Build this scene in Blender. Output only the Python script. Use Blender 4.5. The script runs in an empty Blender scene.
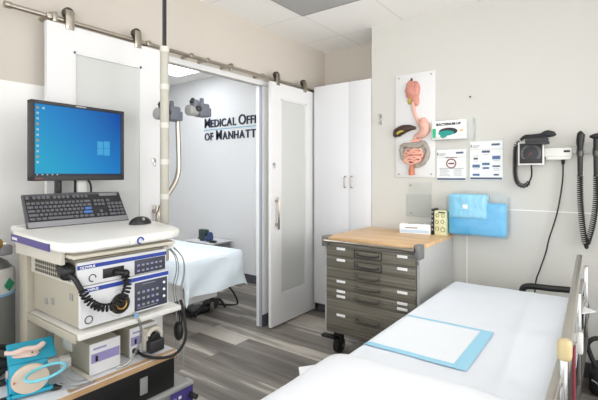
import bpy, bmesh, math, random
from mathutils import Vector, Matrix, noise
random.seed(7)
PI = math.pi
scene = bpy.context.scene
COL = scene.collection
YAW = math.radians(36.93)

# ------------------------------------------------------------------ materials
def lin(c):
    r = []
    for v in c:
        v = v / 255.0
        r.append(v / 12.92 if v <= 0.04045 else ((v + 0.055) / 1.055) ** 2.4)
    return (r[0], r[1], r[2], 1.0)

def newmat(name):
    m = bpy.data.materials.new(name); m.use_nodes = True
    nt = m.node_tree
    b = nt.nodes['Principled BSDF']
    return m, nt, b

def mat(name, col, rough=0.5, metal=0.0, var=0.05, scale=18.0, bump=0.0, bscale=60.0, spec=0.5, stretch=(1, 1, 1), coat=0.0):
    m, nt, b = newmat(name)
    b.inputs['Roughness'].default_value = rough
    b.inputs['Metallic'].default_value = metal
    b.inputs['Specular IOR Level'].default_value = spec
    b.inputs['Coat Weight'].default_value = coat
    tc = nt.nodes.new('ShaderNodeTexCoord')
    mp = nt.nodes.new('ShaderNodeMapping'); mp.inputs['Scale'].default_value = stretch
    nt.links.new(tc.outputs['Object'], mp.inputs['Vector'])
    n = nt.nodes.new('ShaderNodeTexNoise'); n.inputs['Scale'].default_value = scale; n.inputs['Detail'].default_value = 4
    nt.links.new(mp.outputs['Vector'], n.inputs['Vector'])
    mix = nt.nodes.new('ShaderNodeMix'); mix.data_type = 'RGBA'
    c = lin(col)
    mix.inputs['A'].default_value = tuple(max(0, v * (1 - var)) for v in c[:3]) + (1,)
    mix.inputs['B'].default_value = tuple(min(1, v * (1 + var)) for v in c[:3]) + (1,)
    nt.links.new(n.outputs['Fac'], mix.inputs['Factor'])
    nt.links.new(mix.outputs['Result'], b.inputs['Base Color'])
    if bump > 0:
        n2 = nt.nodes.new('ShaderNodeTexNoise'); n2.inputs['Scale'].default_value = bscale; n2.inputs['Detail'].default_value = 3
        nt.links.new(mp.outputs['Vector'], n2.inputs['Vector'])
        bp = nt.nodes.new('ShaderNodeBump'); bp.inputs['Strength'].default_value = bump; bp.inputs['Distance'].default_value = 0.01
        nt.links.new(n2.outputs['Fac'], bp.inputs['Height'])
        nt.links.new(bp.outputs['Normal'], b.inputs['Normal'])
    return m

def emis(name, col, strength):
    m, nt, b = newmat(name)
    b.inputs['Base Color'].default_value = (0, 0, 0, 1)
    b.inputs['Emission Color'].default_value = lin(col)
    b.inputs['Emission Strength'].default_value = strength
    b.inputs['Roughness'].default_value = 0.3
    return m

def clear(name, tint=(252, 253, 253), amount=0.03, rough=0.06):
    m = bpy.data.materials.new(name); m.use_nodes = True
    nt = m.node_tree; nt.nodes.clear()
    out = nt.nodes.new('ShaderNodeOutputMaterial')
    tr = nt.nodes.new('ShaderNodeBsdfTransparent'); tr.inputs['Color'].default_value = lin(tint)
    gl = nt.nodes.new('ShaderNodeBsdfGlossy'); gl.inputs['Color'].default_value = (.9, .92, .92, 1); gl.inputs['Roughness'].default_value = rough
    lw = nt.nodes.new('ShaderNodeLayerWeight'); lw.inputs['Blend'].default_value = .5
    pw = nt.nodes.new('ShaderNodeMath'); pw.operation = 'POWER'; pw.inputs[1].default_value = 4.0
    ad = nt.nodes.new('ShaderNodeMath'); ad.operation = 'MULTIPLY_ADD'; ad.inputs[1].default_value = .25; ad.inputs[2].default_value = amount; ad.use_clamp = True
    mx = nt.nodes.new('ShaderNodeMixShader')
    nt.links.new(lw.outputs['Facing'], pw.inputs[0]); nt.links.new(pw.outputs[0], ad.inputs[0])
    nt.links.new(ad.outputs[0], mx.inputs['Fac'])
    nt.links.new(tr.outputs[0], mx.inputs[1]); nt.links.new(gl.outputs[0], mx.inputs[2])
    nt.links.new(mx.outputs[0], out.inputs['Surface'])
    return m

def floor_mat():
    m, nt, b = newmat('vinyl_planks')
    N = nt.nodes.new; L = nt.links.new
    geo = N('ShaderNodeNewGeometry')
    br = N('ShaderNodeTexBrick')
    br.offset = 0.37; br.offset_frequency = 2; br.squash = 1.0
    br.inputs['Scale'].default_value = 1.0
    br.inputs['Brick Width'].default_value = 1.15; br.inputs['Row Height'].default_value = 0.15
    br.inputs['Mortar Size'].default_value = 0.0012; br.inputs['Mortar Smooth'].default_value = 0.2; br.inputs['Bias'].default_value = 0.0
    br.inputs['Color1'].default_value = (0, 0, 0, 1); br.inputs['Color2'].default_value = (1, 1, 1, 1); br.inputs['Mortar'].default_value = (0, 0, 0, 1)
    L(geo.outputs['Position'], br.inputs['Vector'])
    mp = N('ShaderNodeMapping'); mp.inputs['Scale'].default_value = (1.1, 14, 1)
    L(geo.outputs['Position'], mp.inputs['Vector'])
    # shift the grain plank by plank
    cmb = N('ShaderNodeVectorMath'); cmb.operation = 'MULTIPLY_ADD'
    L(br.outputs['Color'], cmb.inputs[0]); cmb.inputs[1].default_value = (9, 40, 5); L(mp.outputs['Vector'], cmb.inputs[2])
    n1 = N('ShaderNodeTexNoise'); n1.inputs['Scale'].default_value = 1.0; n1.inputs['Detail'].default_value = 5; n1.inputs['Roughness'].default_value = .55
    L(cmb.outputs[0], n1.inputs['Vector'])
    mp2 = N('ShaderNodeMapping'); mp2.inputs['Scale'].default_value = (1.1, 5, 1); L(geo.outputs['Position'], mp2.inputs['Vector'])
    n2 = N('ShaderNodeTexNoise'); n2.inputs['Scale'].default_value = 1.0; n2.inputs['Detail'].default_value = 3
    L(mp2.outputs['Vector'], n2.inputs['Vector'])
    ma = N('ShaderNodeMath'); ma.operation = 'MULTIPLY'; ma.inputs[1].default_value = 0.42; L(br.outputs['Color'], ma.inputs[0])
    mb = N('ShaderNodeMath'); mb.operation = 'MULTIPLY_ADD'; mb.inputs[1].default_value = .72; L(n1.outputs['Fac'], mb.inputs[0]); L(ma.outputs[0], mb.inputs[2])
    mc = N('ShaderNodeMath'); mc.operation = 'MULTIPLY_ADD'; mc.inputs[1].default_value = 0.62; L(n2.outputs['Fac'], mc.inputs[0]); L(mb.outputs[0], mc.inputs[2])
    cr = N('ShaderNodeValToRGB')
    e = cr.color_ramp.elements
    e[0].position = 0.62; e[0].color = lin((90, 85, 80))
    e[1].position = 1.32; e[1].color = lin((178, 171, 161))
    e2 = cr.color_ramp.elements.new(0.92); e2.color = lin((130, 124, 116))
    md = N('ShaderNodeMath'); md.operation = 'DIVIDE'; md.inputs[1].default_value = 1.4
    L(mc.outputs[0], md.inputs[0]); L(md.outputs[0], cr.inputs['Fac'])
    for el in cr.color_ramp.elements: el.position = min(1, el.position / 1.4)
    mx = N('ShaderNodeMix'); mx.data_type = 'RGBA'; L(br.outputs['Fac'], mx.inputs['Factor']); L(cr.outputs['Color'], mx.inputs['A']); mx.inputs['B'].default_value = lin((52, 48, 45))
    L(mx.outputs['Result'], b.inputs['Base Color'])
    b.inputs['Roughness'].default_value = 0.42
    b.inputs['Specular IOR Level'].default_value = 0.4
    bp = N('ShaderNodeBump'); bp.inputs['Strength'].default_value = 0.12; bp.inputs['Distance'].default_value = 0.004
    L(n1.outputs['Fac'], bp.inputs['Height']); L(bp.outputs['Normal'], b.inputs['Normal'])
    return m

def ceiling_mat():
    m, nt, b = newmat('ceiling_tiles')
    N = nt.nodes.new; L = nt.links.new
    geo = N('ShaderNodeNewGeometry')
    br = N('ShaderNodeTexBrick'); br.offset = 0.0; br.squash = 1.0
    br.inputs['Scale'].default_value = 1.0
    br.inputs['Brick Width'].default_value = 0.6; br.inputs['Row Height'].default_value = 0.6
    br.inputs['Mortar Size'].default_value = 0.006; br.inputs['Mortar Smooth'].default_value = 0.0
    br.inputs['Color1'].default_value = lin((244, 243, 240)); br.inputs['Color2'].default_value = lin((240, 239, 236)); br.inputs['Mortar'].default_value = lin((226, 224, 220))
    mp = N('ShaderNodeMapping'); mp.inputs['Location'].default_value = (1.97 + 0.6, -2.67 + 3.6, 0)
    L(geo.outputs['Position'], mp.inputs['Vector']); L(mp.outputs['Vector'], br.inputs['Vector'])
    n = N('ShaderNodeTexNoise'); n.inputs['Scale'].default_value = 120; n.inputs['Detail'].default_value = 3
    L(geo.outputs['Position'], n.inputs['Vector'])
    bp = N('ShaderNodeBump'); bp.inputs['Strength'].default_value = 0.15; bp.inputs['Distance'].default_value = 0.003
    L(n.outputs['Fac'], bp.inputs['Height']); L(bp.outputs['Normal'], b.inputs['Normal'])
    L(br.outputs['Color'], b.inputs['Base Color']); b.inputs['Roughness'].default_value = 0.9
    return m

def stripe_mat(name, c1, c2, axis='Z', scale=60, rough=0.45):
    m, nt, b = newmat(name)
    N = nt.nodes.new; L = nt.links.new
    tc = N('ShaderNodeTexCoord'); mp = N('ShaderNodeMapping')
    mp.inputs['Scale'].default_value = (2.0, 2.0, scale) if axis == 'Z' else (2.0, scale, 2.0)
    L(tc.outputs['Object'], mp.inputs['Vector'])
    n = N('ShaderNodeTexNoise'); n.inputs['Scale'].default_value = 1.0; n.inputs['Detail'].default_value = 4; L(mp.outputs['Vector'], n.inputs['Vector'])
    cr = N('ShaderNodeValToRGB'); cr.color_ramp.elements[0].position = .35; cr.color_ramp.elements[1].position = .68
    cr.color_ramp.elements[0].color = lin(c1); cr.color_ramp.elements[1].color = lin(c2)
    L(n.outputs['Fac'], cr.inputs['Fac']); L(cr.outputs['Color'], b.inputs['Base Color'])
    b.inputs['Roughness'].default_value = rough
    return m

def screen_mat():
    m, nt, b = newmat('desktop_screen')
    N = nt.nodes.new; L = nt.links.new
    geo = N('ShaderNodeNewGeometry')
    sep = N('ShaderNodeSeparateXYZ'); L(geo.outputs['Position'], sep.inputs[0])
    my = N('ShaderNodeMapRange'); my.inputs['From Min'].default_value = .77; my.inputs['From Max'].default_value = 1.22; L(sep.outputs['Y'], my.inputs['Value'])
    mz = N('ShaderNodeMapRange'); mz.inputs['From Min'].default_value = 1.29; mz.inputs['From Max'].default_value = 1.65; L(sep.outputs['Z'], mz.inputs['Value'])
    # wallpaper: bright cyan at the lower left, deep blue at the upper right
    sub = N('ShaderNodeMath'); sub.operation = 'MULTIPLY_ADD'; sub.inputs[1].default_value = 0.75
    L(mz.outputs[0], sub.inputs[0]); L(my.outputs[0], sub.inputs[2])
    cr = N('ShaderNodeValToRGB')
    cr.color_ramp.elements[0].position = 0.15; cr.color_ramp.elements[0].color = lin((28, 160, 200))
    cr.color_ramp.elements[1].position = 0.95; cr.color_ramp.elements[1].color = lin((14, 74, 160))
    e = cr.color_ramp.elements.new(.5); e.color = lin((22, 128, 196))
    dv = N('ShaderNodeMath'); dv.operation = 'DIVIDE'; dv.inputs[1].default_value = 1.75; L(sub.outputs[0], dv.inputs[0])
    L(dv.outputs[0], cr.inputs['Fac'])
    b.inputs['Base Color'].default_value = (0.0, 0.0, 0.0, 1); b.inputs['Roughness'].default_value = .35
    b.inputs['Specular IOR Level'].default_value = .2
    L(cr.outputs['Color'], b.inputs['Emission Color']); b.inputs['Emission Strength'].default_value = 1.0
    return m

def grille_mat(name, c_hole, c_face, scale):
    m, nt, b = newmat(name)
    N = nt.nodes.new; L = nt.links.new
    tc = N('ShaderNodeTexCoord')
    v = N('ShaderNodeTexVoronoi'); v.inputs['Scale'].default_value = scale; v.inputs['Randomness'].default_value = 0.0
    L(tc.outputs['Object'], v.inputs['Vector'])
    cr = N('ShaderNodeValToRGB'); cr.color_ramp.interpolation = 'CONSTANT'
    cr.color_ramp.elements[0].color = lin(c_hole); cr.color_ramp.elements[1].position = .42; cr.color_ramp.elements[1].color = lin(c_face)
    L(v.outputs['Distance'], cr.inputs['Fac']); L(cr.outputs['Color'], b.inputs['Base Color']); b.inputs['Roughness'].default_value = .6
    return m

M = dict(
    paint=mat('wall_paint_beige', (198, 191, 181), .75, bump=.03, bscale=250, var=.012, scale=3),
    panelw=mat('wall_panel_white', (236, 235, 232), .5, var=.012, scale=2),
    pwall=mat('wall_panel_grey_white', (203, 202, 196), .55, var=.012, scale=2),
    nwall=mat('neighbour_wall_white', (228, 229, 230), .6, var=.012, scale=2),
    white=mat('white_paint', (220, 220, 220), .4, var=.01),
    whiteplas=mat('white_plastic', (228, 227, 222), .35, var=.015),
    lam=mat('white_laminate', (222, 223, 226), .4, var=.01),
    frost=mat('frosted_glass', (196, 198, 195), .28, var=.015, scale=2, spec=.6),
    steel=mat('brushed_steel', (176, 168, 156), .28, 1.0, var=.08, scale=30),
    chrome=mat('chrome', (205, 205, 205), .15, 1.0, var=.03),
    darksteel=mat('dark_steel', (92, 88, 84), .35, .9, var=.08),
    basegrey=mat('baseboard_grey', (84, 84, 90), .55),
    grey=mat('light_grey_laminate', (176, 176, 174), .5, var=.02),
    greyplas=mat('grey_plastic', (98, 102, 112), .4),
    midgrey=mat('mid_grey_plastic', (150, 150, 148), .5),
    black=mat('black_plastic', (24, 24, 25), .42),
    black2=mat('charcoal_plastic', (44, 44, 46), .5),
    rubber=mat('black_rubber', (20, 20, 21), .65),
    keyc=mat('keycap_black', (92, 92, 98), .35),
    keyblue=mat('keycap_blue', (70, 110, 170), .5),
    silver=mat('silver_plastic', (128, 128, 132), .38, .25),
    oak=stripe_mat('oak_worktop', (198, 160, 116), (224, 190, 148), 'Y', 26, .4),
    edgewood=stripe_mat('oak_edge_strip', (176, 140, 100), (206, 172, 132), 'Y', 4, .5),
    drawer=stripe_mat('drawer_front_slate', (88, 85, 76), (126, 121, 108), 'Z', 150, .42),
    drawerd=mat('drawer_pull_dark', (58, 56, 52), .4),
    cream=mat('cream_plastic', (214, 208, 192), .45),
    beige=mat('equipment_beige', (206, 202, 190), .5, var=.02),
    beigeside=mat('equipment_casing', (178, 172, 156), .5, var=.02),
    eqwhite=mat('equipment_front_white', (224, 225, 226), .4, var=.015),
    panel=mat('control_panel_slate', (58, 62, 78), .45),
    blue=mat('stripe_blue', (40, 68, 160), .45),
    purple=mat('stripe_purple', (74, 62, 130), .45),
    lilac=mat('panel_lilac', (150, 142, 190), .5),
    cyan=mat('cyan_plastic', (24, 160, 190), .4),
    cyanlt=mat('pale_cyan_plastic', (120, 205, 222), .4),
    bone=mat('bone_plaster', (216, 192, 182), .55, bump=.3, bscale=40, var=.06),
    disc=mat('cream_disc', (206, 190, 172), .5, var=.03),
    sheet=mat('bed_sheet_white', (230, 235, 242), .8, bump=.25, bscale=9, var=.012, scale=4),
    pillow=mat('pillow_white', (238, 241, 246), .8, bump=.2, bscale=8, var=.008),
    padw=mat('underpad_white', (236, 241, 246), .7, bump=.15, bscale=20, var=.01),
    padb=mat('underpad_blue', (160, 214, 238), .6, bump=.15, bscale=30, var=.04),
    drape=mat('drape_pale_blue', (222, 234, 242), .75, bump=.2, bscale=8, var=.02),
    pack=mat('pack_blue', (76, 176, 226), .28, bump=.5, bscale=22, var=.06, scale=8, coat=.4),
    packf=mat('pack_film', (132, 204, 236), .12, bump=.8, bscale=30, var=.16, scale=16, coat=.8, stretch=(1, 1, .4)),
    acry=clear('clear_acrylic', amount=.02),
    acry2=clear('clear_acrylic_film', amount=.035, rough=.12),
    paper=mat('paper_white', (240, 240, 240), .6, var=.01),
    ink=mat('ink_grey', (150, 152, 158), .7),
    inkd=mat('ink_dark', (52, 54, 60), .7),
    navy=mat('ink_navy', (44, 66, 100), .6),
    navyb=mat('ink_steel_blue', (62, 100, 150), .6),
    sign=mat('sign_navy', (36, 44, 66), .4),
    signl=mat('sign_line_blue', (110, 180, 208), .4),
    maroon=mat('ink_maroon', (130, 60, 66), .6),
    green=mat('ink_green', (40, 180, 130), .6),
    teal=mat('ink_teal', (34, 150, 140), .6),
    orange=mat('ink_orange', (232, 170, 70), .6),
    yellowgreen=mat('box_yellow_green', (222, 222, 182), .6, var=.2, scale=40),
    gold=mat('end_cap_beige', (206, 188, 142), .45),
    red=mat('red_strap', (120, 28, 42), .6),
    tank=mat('tank_steel', (126, 128, 128), .38, .6, var=.05),
    tanktop=mat('tank_shoulder', (206, 206, 204), .35, .3),
    taggreen=mat('tag_green', (24, 130, 92), .5),
    tagblue=mat('tag_blue', (120, 170, 210), .5),
    brass=mat('brass', (190, 150, 80), .3, .9),
    flesh=mat('organ_flesh', (200, 136, 122), .4, bump=.5, bscale=60, var=.18, scale=40),
    flesh2=mat('organ_pale_flesh', (220, 172, 156), .4, bump=.3, bscale=50, var=.12, scale=30),
    intest=mat('organ_intestine', (230, 174, 156), .4, bump=.4, bscale=80, var=.15, scale=60),
    colon=mat('organ_colon', (160, 152, 142), .45, bump=.5, bscale=60, var=.1, scale=40),
    liver=mat('organ_liver', (62, 42, 34), .3, var=.15),
    bile=mat('organ_gallbladder', (176, 168, 70), .4),
    rectum=mat('organ_rectum', (192, 116, 84), .4, bump=.3, bscale=60, var=.12),
    cloth=mat('cuff_blue', (58, 76, 120), .8),
    gadget=mat('gadget_green_black', (44, 66, 66), .4),
    sleeve=mat('cable_sleeve_beige', (172, 169, 158), .7, bump=.4, bscale=60, var=.04),
    ringc=mat('print_olive', (120, 124, 60), .6),
    railsteel=mat('rail_steel', (188, 184, 176), .3, .85, var=.06, scale=20),
    palm=mat('palm_silver', (140, 140, 144), .35, .3), kbcase=mat('keyboard_case', (72, 72, 76), .4),
    bracket=mat('bracket_grey', (128, 128, 128), .4, .4),
    tape=mat('tape_white', (196, 194, 186), .6),
    tubing=clear('clear_tubing', (225, 228, 225), .35, .25),
    ceil=ceiling_mat(), floor=floor_mat(),
    grille=grille_mat('return_grille', (150, 150, 148), (190, 190, 188), 70),
    vents=grille_mat('vent_side', (62, 60, 54), (176, 172, 158), 55),
    screen=screen_mat(),
    lamp=emis('lamp_diffuser', (255, 253, 250), 2.2),
    lamp2=emis('lamp_diffuser_cool', (248, 251, 255), 9.0), lamp3=emis('lamp_diffuser_next', (248, 251, 255), 20.0),
    icon=emis('icon_light', (170, 210, 220), .8), icon2=emis('icon_amber', (200, 170, 90), .7),
    logo=emis('logo_light', (44, 156, 210), 1.0), bar=emis('taskbar_dark', (16, 40, 66), .7),
)

# ------------------------------------------------------------------ mesh helpers
def catmull(pts, k=6):
    P = [Vector(p) for p in pts]
    if len(P) < 3 or k < 2: return P
    out = []
    for i in range(len(P) - 1):
        p0 = P[i - 1] if i > 0 else P[i] * 2 - P[i + 1]
        p1, p2 = P[i], P[i + 1]
        p3 = P[i + 2] if i + 2 < len(P) else P[i + 1] * 2 - P[i]
        for j in range(k):
            t = j / k
            out.append(0.5 * ((2 * p1) + (-p0 + p2) * t + (2 * p0 - 5 * p1 + 4 * p2 - p3) * t * t + (-p0 + 3 * p1 - 3 * p2 + p3) * t ** 3))
    out.append(P[-1])
    return out

class MB:
    def __init__(self): self.bm = bmesh.new()
    def box(self, x0, x1, y0, y1, z0, z1, bev=0.0, seg=2, mx=None):
        m = Matrix.Translation(((x0 + x1) / 2, (y0 + y1) / 2, (z0 + z1) / 2)) @ Matrix.Diagonal((abs(x1 - x0), abs(y1 - y0), abs(z1 - z0), 1))
        if mx is not None: m = mx @ m
        r = bmesh.ops.create_cube(self.bm, size=1.0, matrix=m)
        if bev > 0:
            es = list({e for v in r['verts'] for e in v.link_edges})
            bmesh.ops.bevel(self.bm, geom=es, offset=bev, segments=seg, affect='EDGES', profile=.5)
        return self
    def cyl(self, p0, p1, r0, r1=None, n=20, bev=0.0):
        if r1 is None: r1 = r0
        p0, p1 = Vector(p0), Vector(p1); d = p1 - p0
        q = d.to_track_quat('Z', 'Y').to_matrix().to_4x4()
        m = Matrix.Translation((p0 + p1) / 2) @ q
        r = bmesh.ops.create_cone(self.bm, cap_ends=True, cap_tris=False, segments=n, radius1=r0, radius2=r1, depth=d.length, matrix=m)
        if bev > 0:
            caps = [f for f in {f for v in r['verts'] for f in v.link_faces} if len(f.verts) == n]
            es = list({e for f in caps for e in f.edges})
            bmesh.ops.bevel(self.bm, geom=es, offset=bev, segments=2, affect='EDGES', profile=.5)
        return self
    def sphere(self, c, r, n=16, mx=None):
        if not hasattr(r, '__len__'): r = (r, r, r)
        m = Matrix.Translation(c) @ (mx if mx is not None else Matrix.Identity(4)) @ Matrix.Diagonal((r[0], r[1], r[2], 1))
        bmesh.ops.create_uvsphere(self.bm, u_segments=n, v_segments=max(6, n * 2 // 3), radius=1.0, matrix=m)
        return self
    def tube(self, pts, r, n=8, smooth=0, closed=False):
        P = catmull(pts, smooth) if smooth else [Vector(p) for p in pts]
        rs = r if hasattr(r, '__len__') else [r] * len(P)
        if len(rs) != len(P):
            rr = []
            for i in range(len(P)):
                t = i / (len(P) - 1) * (len(rs) - 1); a = int(min(t, len(rs) - 2)); f = t - a
                rr.append(rs[a] * (1 - f) + rs[a + 1] * f)
            rs = rr
        rings = []; up = None
        for i, p in enumerate(P):
            if closed: t = P[(i + 1) % len(P)] - P[i - 1]
            elif i == 0: t = P[1] - P[0]
            elif i == len(P) - 1: t = P[-1] - P[-2]
            else: t = P[i + 1] - P[i - 1]
            t = t.normalized() if t.length > 1e-9 else Vector((0, 0, 1))
            if up is None:
                up = Vector((0, 0, 1)) if abs(t.z) < .9 else Vector((1, 0, 0))
            up = (up - t * up.dot(t))
            if up.length < 1e-6: up = t.orthogonal()
            up.normalize(); sd = t.cross(up)
            rings.append([self.bm.verts.new(p + (up * math.cos(a) + sd * math.sin(a)) * rs[i]) for a in [2 * PI * k / n for k in range(n)]])
        m = len(rings)
        for i in range(m if closed else m - 1):
            a, b = rings[i], rings[(i + 1) % m]
            for k in range(n):
                self.bm.faces.new((a[k], a[(k + 1) % n], b[(k + 1) % n], b[k]))
        if not closed:
            self.bm.faces.new(rings[0][::-1]); self.bm.faces.new(rings[-1])
        return self
    def coil(self, pts, R, r, turns, n=5, per=9, smooth=8):
        P = catmull(pts, smooth)
        L = [0]
        for a, b in zip(P, P[1:]): L.append(L[-1] + (b - a).length)
        tot = L[-1]; N = int(turns * per); out = []; up = None
        for i in range(N + 1):
            s = tot * i / N; j = 0
            while j < len(L) - 2 and L[j + 1] < s: j += 1
            f = (s - L[j]) / max(1e-9, L[j + 1] - L[j]); c = P[j].lerp(P[j + 1], min(1, f))
            t = (P[j + 1] - P[j]).normalized()
            if up is None: up = t.orthogonal()
            up = up - t * up.dot(t); up.normalize(); sd = t.cross(up)
            a = 2 * PI * i / per
            out.append(c + (up * math.cos(a) + sd * math.sin(a)) * R)
        return self.tube(out, r, n)
    def prism(self, poly, axis, a, b, bev=0.0, seg=2):
        def pt(u, v, w):
            return {'x': (w, u, v), 'y': (u, w, v), 'z': (u, v, w)}[axis]
        A = [self.bm.verts.new(pt(u, v, a)) for u, v in poly]; B = [self.bm.verts.new(pt(u, v, b)) for u, v in poly]
        n = len(poly); fs = [self.bm.faces.new(A), self.bm.faces.new(B)]
        for i in range(n): fs.append(self.bm.faces.new((A[i], A[(i + 1) % n], B[(i + 1) % n], B[i])))
        bmesh.ops.recalc_face_normals(self.bm, faces=fs)
        if bev > 0:
            es = list({e for f in fs[:2] for e in f.edges})
            bmesh.ops.bevel(self.bm, geom=es, offset=bev, segments=seg, affect='EDGES', profile=.5)
        return self
    def lathe(self, prof, c, n=24):
        rings = []
        for r, z in prof:
            rings.append([self.bm.verts.new((c[0] + r * math.cos(2 * PI * k / n), c[1] + r * math.sin(2 * PI * k / n), c[2] + z)) for k in range(n)])
        for a, b in zip(rings, rings[1:]):
            for k in range(n): self.bm.faces.new((a[k], a[(k + 1) % n], b[(k + 1) % n], b[k]))
        self.bm.faces.new(rings[0][::-1]); self.bm.faces.new(rings[-1])
        return self
    def bounds(self):
        xs = [v.co for v in self.bm.verts]
        return [(min(c[i] for c in xs), max(c[i] for c in xs)) for i in range(3)]
    def jitter(self, amp, sc):
        self.bm.normal_update()
        for v in self.bm.verts:
            v.co += v.normal * amp * noise.noise(v.co * sc)
        return self

def rrect(x0, x1, y0, y1, r, k=5):
    out = []
    for cx, cy, a0 in ((x1 - r, y1 - r, 0), (x0 + r, y1 - r, PI / 2), (x0 + r, y0 + r, PI), (x1 - r, y0 + r, 3 * PI / 2)):
        for i in range(k + 1):
            a = a0 + PI / 2 * i / k
            out.append((cx + r * math.cos(a), cy + r * math.sin(a)))
    return out

WLOC = {}
def link(name, mb, m, off, ang=32):
    me = bpy.data.meshes.new(name)
    bm = mb.bm
    bmesh.ops.translate(bm, verts=bm.verts, vec=-Vector(off))
    bmesh.ops.recalc_face_normals(bm, faces=bm.faces)
    bm.to_mesh(me); bm.free()
    me.materials.append(m)
    me.polygons.foreach_set('use_smooth', [True] * len(me.polygons))
    me.set_sharp_from_angle(angle=math.radians(ang))
    o = bpy.data.objects.new(name, me); COL.objects.link(o)
    return o
def thing(name, label, cat, loc, group=None):
    o = bpy.data.objects.new(name, None); COL.objects.link(o)
    o.empty_display_size = .05
    o.location = loc; o['label'] = label; o['category'] = cat
    if group: o['group'] = group
    WLOC[o.name] = Vector(loc)
    return o
def part(name, mb, m, parent, label=None, ang=32):
    off = WLOC[parent.name]
    o = link(name, mb, m, off, ang); o.parent = parent
    WLOC[o.name] = off
    if label: o['label'] = label
    return o
def single(name, mb, m, label, cat, group=None, ang=32):
    b = mb.bounds(); off = Vector(((b[0][0] + b[0][1]) / 2, (b[1][0] + b[1][1]) / 2, b[2][0]))
    o = link(name, mb, m, off, ang); o.location = off; WLOC[o.name] = off
    o['label'] = label; o['category'] = cat
    if group: o['group'] = group
    return o
def struct(name, mb, m, parent=None):
    if parent: return part(name, mb, m, parent)
    o = link(name, mb, m, (0, 0, 0)); o['kind'] = 'structure'; WLOC[o.name] = Vector((0, 0, 0))
    return o
def copy_tree(o, parent=None):
    c = o.copy(); COL.objects.link(c)
    if parent: c.parent = parent
    for ch in list(o.children): copy_tree(ch, c)
    return c

def text_mesh(body, size, ext=0.0006, off=0.0, fx=1.0):
    cu = bpy.data.curves.new('lettering', 'FONT'); cu.body = body; cu.size = size; cu.extrude = ext; cu.offset = off
    cu.resolution_u = 3
    ob = bpy.data.objects.new('lettering', cu); COL.objects.link(ob)
    dg = bpy.context.evaluated_depsgraph_get()
    me = bpy.data.meshes.new_from_object(ob.evaluated_get(dg))
    bpy.data.objects.remove(ob); bpy.data.curves.remove(cu)
    for v in me.vertices: v.co.x *= fx
    return me
def text(name, body, size, m, parent, org, ux, uy, ext=0.0006, off=0.0, fx=1.0, width=None):
    """text whose local x runs along ux and local y along uy, origin at org (world)"""
    me = text_mesh(body, size, ext, off, fx)
    ux = Vector(ux).normalized(); uy = Vector(uy).normalized(); uz = ux.cross(uy)
    base = WLOC[parent.name]
    w = max(v.co.x for v in me.vertices); k = (width / w) if width else 1.0
    for v in me.vertices:
        c = v.co.copy(); v.co = Vector(org) + ux * c.x * k + uy * c.y + uz * c.z - base
    me.materials.clear(); me.materials.append(m)
    o = bpy.data.objects.new(name, me); COL.objects.link(o); o.parent = parent; WLOC[o.name] = base
    return o

def cloth(x0, x1, y0, y1, z, rc, rb, drops, step=.03, wr=.003, flare=.0, fold=0.0, seed=0, thick=.002):
    """sheet laid over a rounded-rectangle top; drops = (x-, x+, y-, y+) overhang lengths"""
    mb = MB(); bm = mb.bm
    ax0, ax1, ay0, ay1 = x0 - drops[0], x1 + drops[1], y0 - drops[2], y1 + drops[3]
    nx = int((ax1 - ax0) / step) + 1; ny = int((ay1 - ay0) / step) + 1
    g = []
    for i in range(nx + 1):
        row = []
        for j in range(ny + 1):
            px = ax0 + (ax1 - ax0) * i / nx; py = ay0 + (ay1 - ay0) * j / ny
            cx = min(max(px, x0 + rc), x1 - rc); cy = min(max(py, y0 + rc), y1 - rc)
            d = Vector((px - cx, py - cy)); L = d.length
            core = rc - rb
            w = wr * noise.noise(Vector((px * 5 + seed, py * 5, .3))) + wr * .5 * noise.noise(Vector((px * 14 + seed, py * 14, 2.3)))
            if L <= core:
                co = Vector((px, py, z + w))
            else:
                u = d / L; e = L - core; arc = rb * PI / 2
                if e < arc:
                    a = e / rb; out = core + rb * math.sin(a); dz = rb * (1 - math.cos(a))
                else:
                    s = e - arc; ph = math.atan2(d.y, d.x)
                    wave = fold * s * (math.sin((px * 17 + py * 13) + seed) + noise.noise(Vector((px * 6, py * 6, seed))))
                    out = core + rb + flare * s + wave; dz = rb + s
                co = Vector((cx + u.x * out, cy + u.y * out, z - dz + w * .3))
            row.append(bm.verts.new(co))
        g.append(row)
    for i in range(nx):
        for j in range(ny):
            bm.faces.new((g[i][j], g[i + 1][j], g[i + 1][j + 1], g[i][j + 1]))
    return mb

# ================================================================== THE ROOM
ZC = 2.58
WX = -2.40      # left wall face
PY = 3.25       # poster wall face
struct('floor', MB().box(-5.4, 1.5, -1.4, 3.8, -.05, 0), M['floor'])
struct('ceiling', MB().box(-5.4, 1.5, -1.4, 3.8, ZC, ZC + .05), M['ceil'])
OY0, OY1, OZ = 1.55, 2.652, 2.072
w = MB(); w.box(WX - .05, WX, -1.3, OY0, 0, ZC); w.box(WX - .05, WX, OY1, 3.65, 0, ZC); w.box(WX - .05, WX, OY0, OY1, OZ, ZC)
struct('wall_left', w, M['paint'])
w = MB(); w.box(-1.655, 1.3, PY, PY + .1, 0, ZC); w.box(-1.655, -1.585, PY + .1, 3.65, 0, ZC)
struct('wall_back', w, M['pwall'])
struct('wall_niche', MB().box(WX - .05, -1.585, 3.65, 3.75, 0, ZC), M['paint'])
w = MB(); w.box(-5.1, WX - .05, 3.65, 3.75, 0, ZC)
struct('wall_neighbour_back', w, M['nwall'])
struct('wall_neighbour_left', MB().box(-5.2, -5.1, .4, 3.75, 0, ZC), M['nwall'])
struct('wall_neighbour_front', MB().box(-5.2, WX - .05, .4, .5, 0, ZC), M['nwall'])
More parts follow.
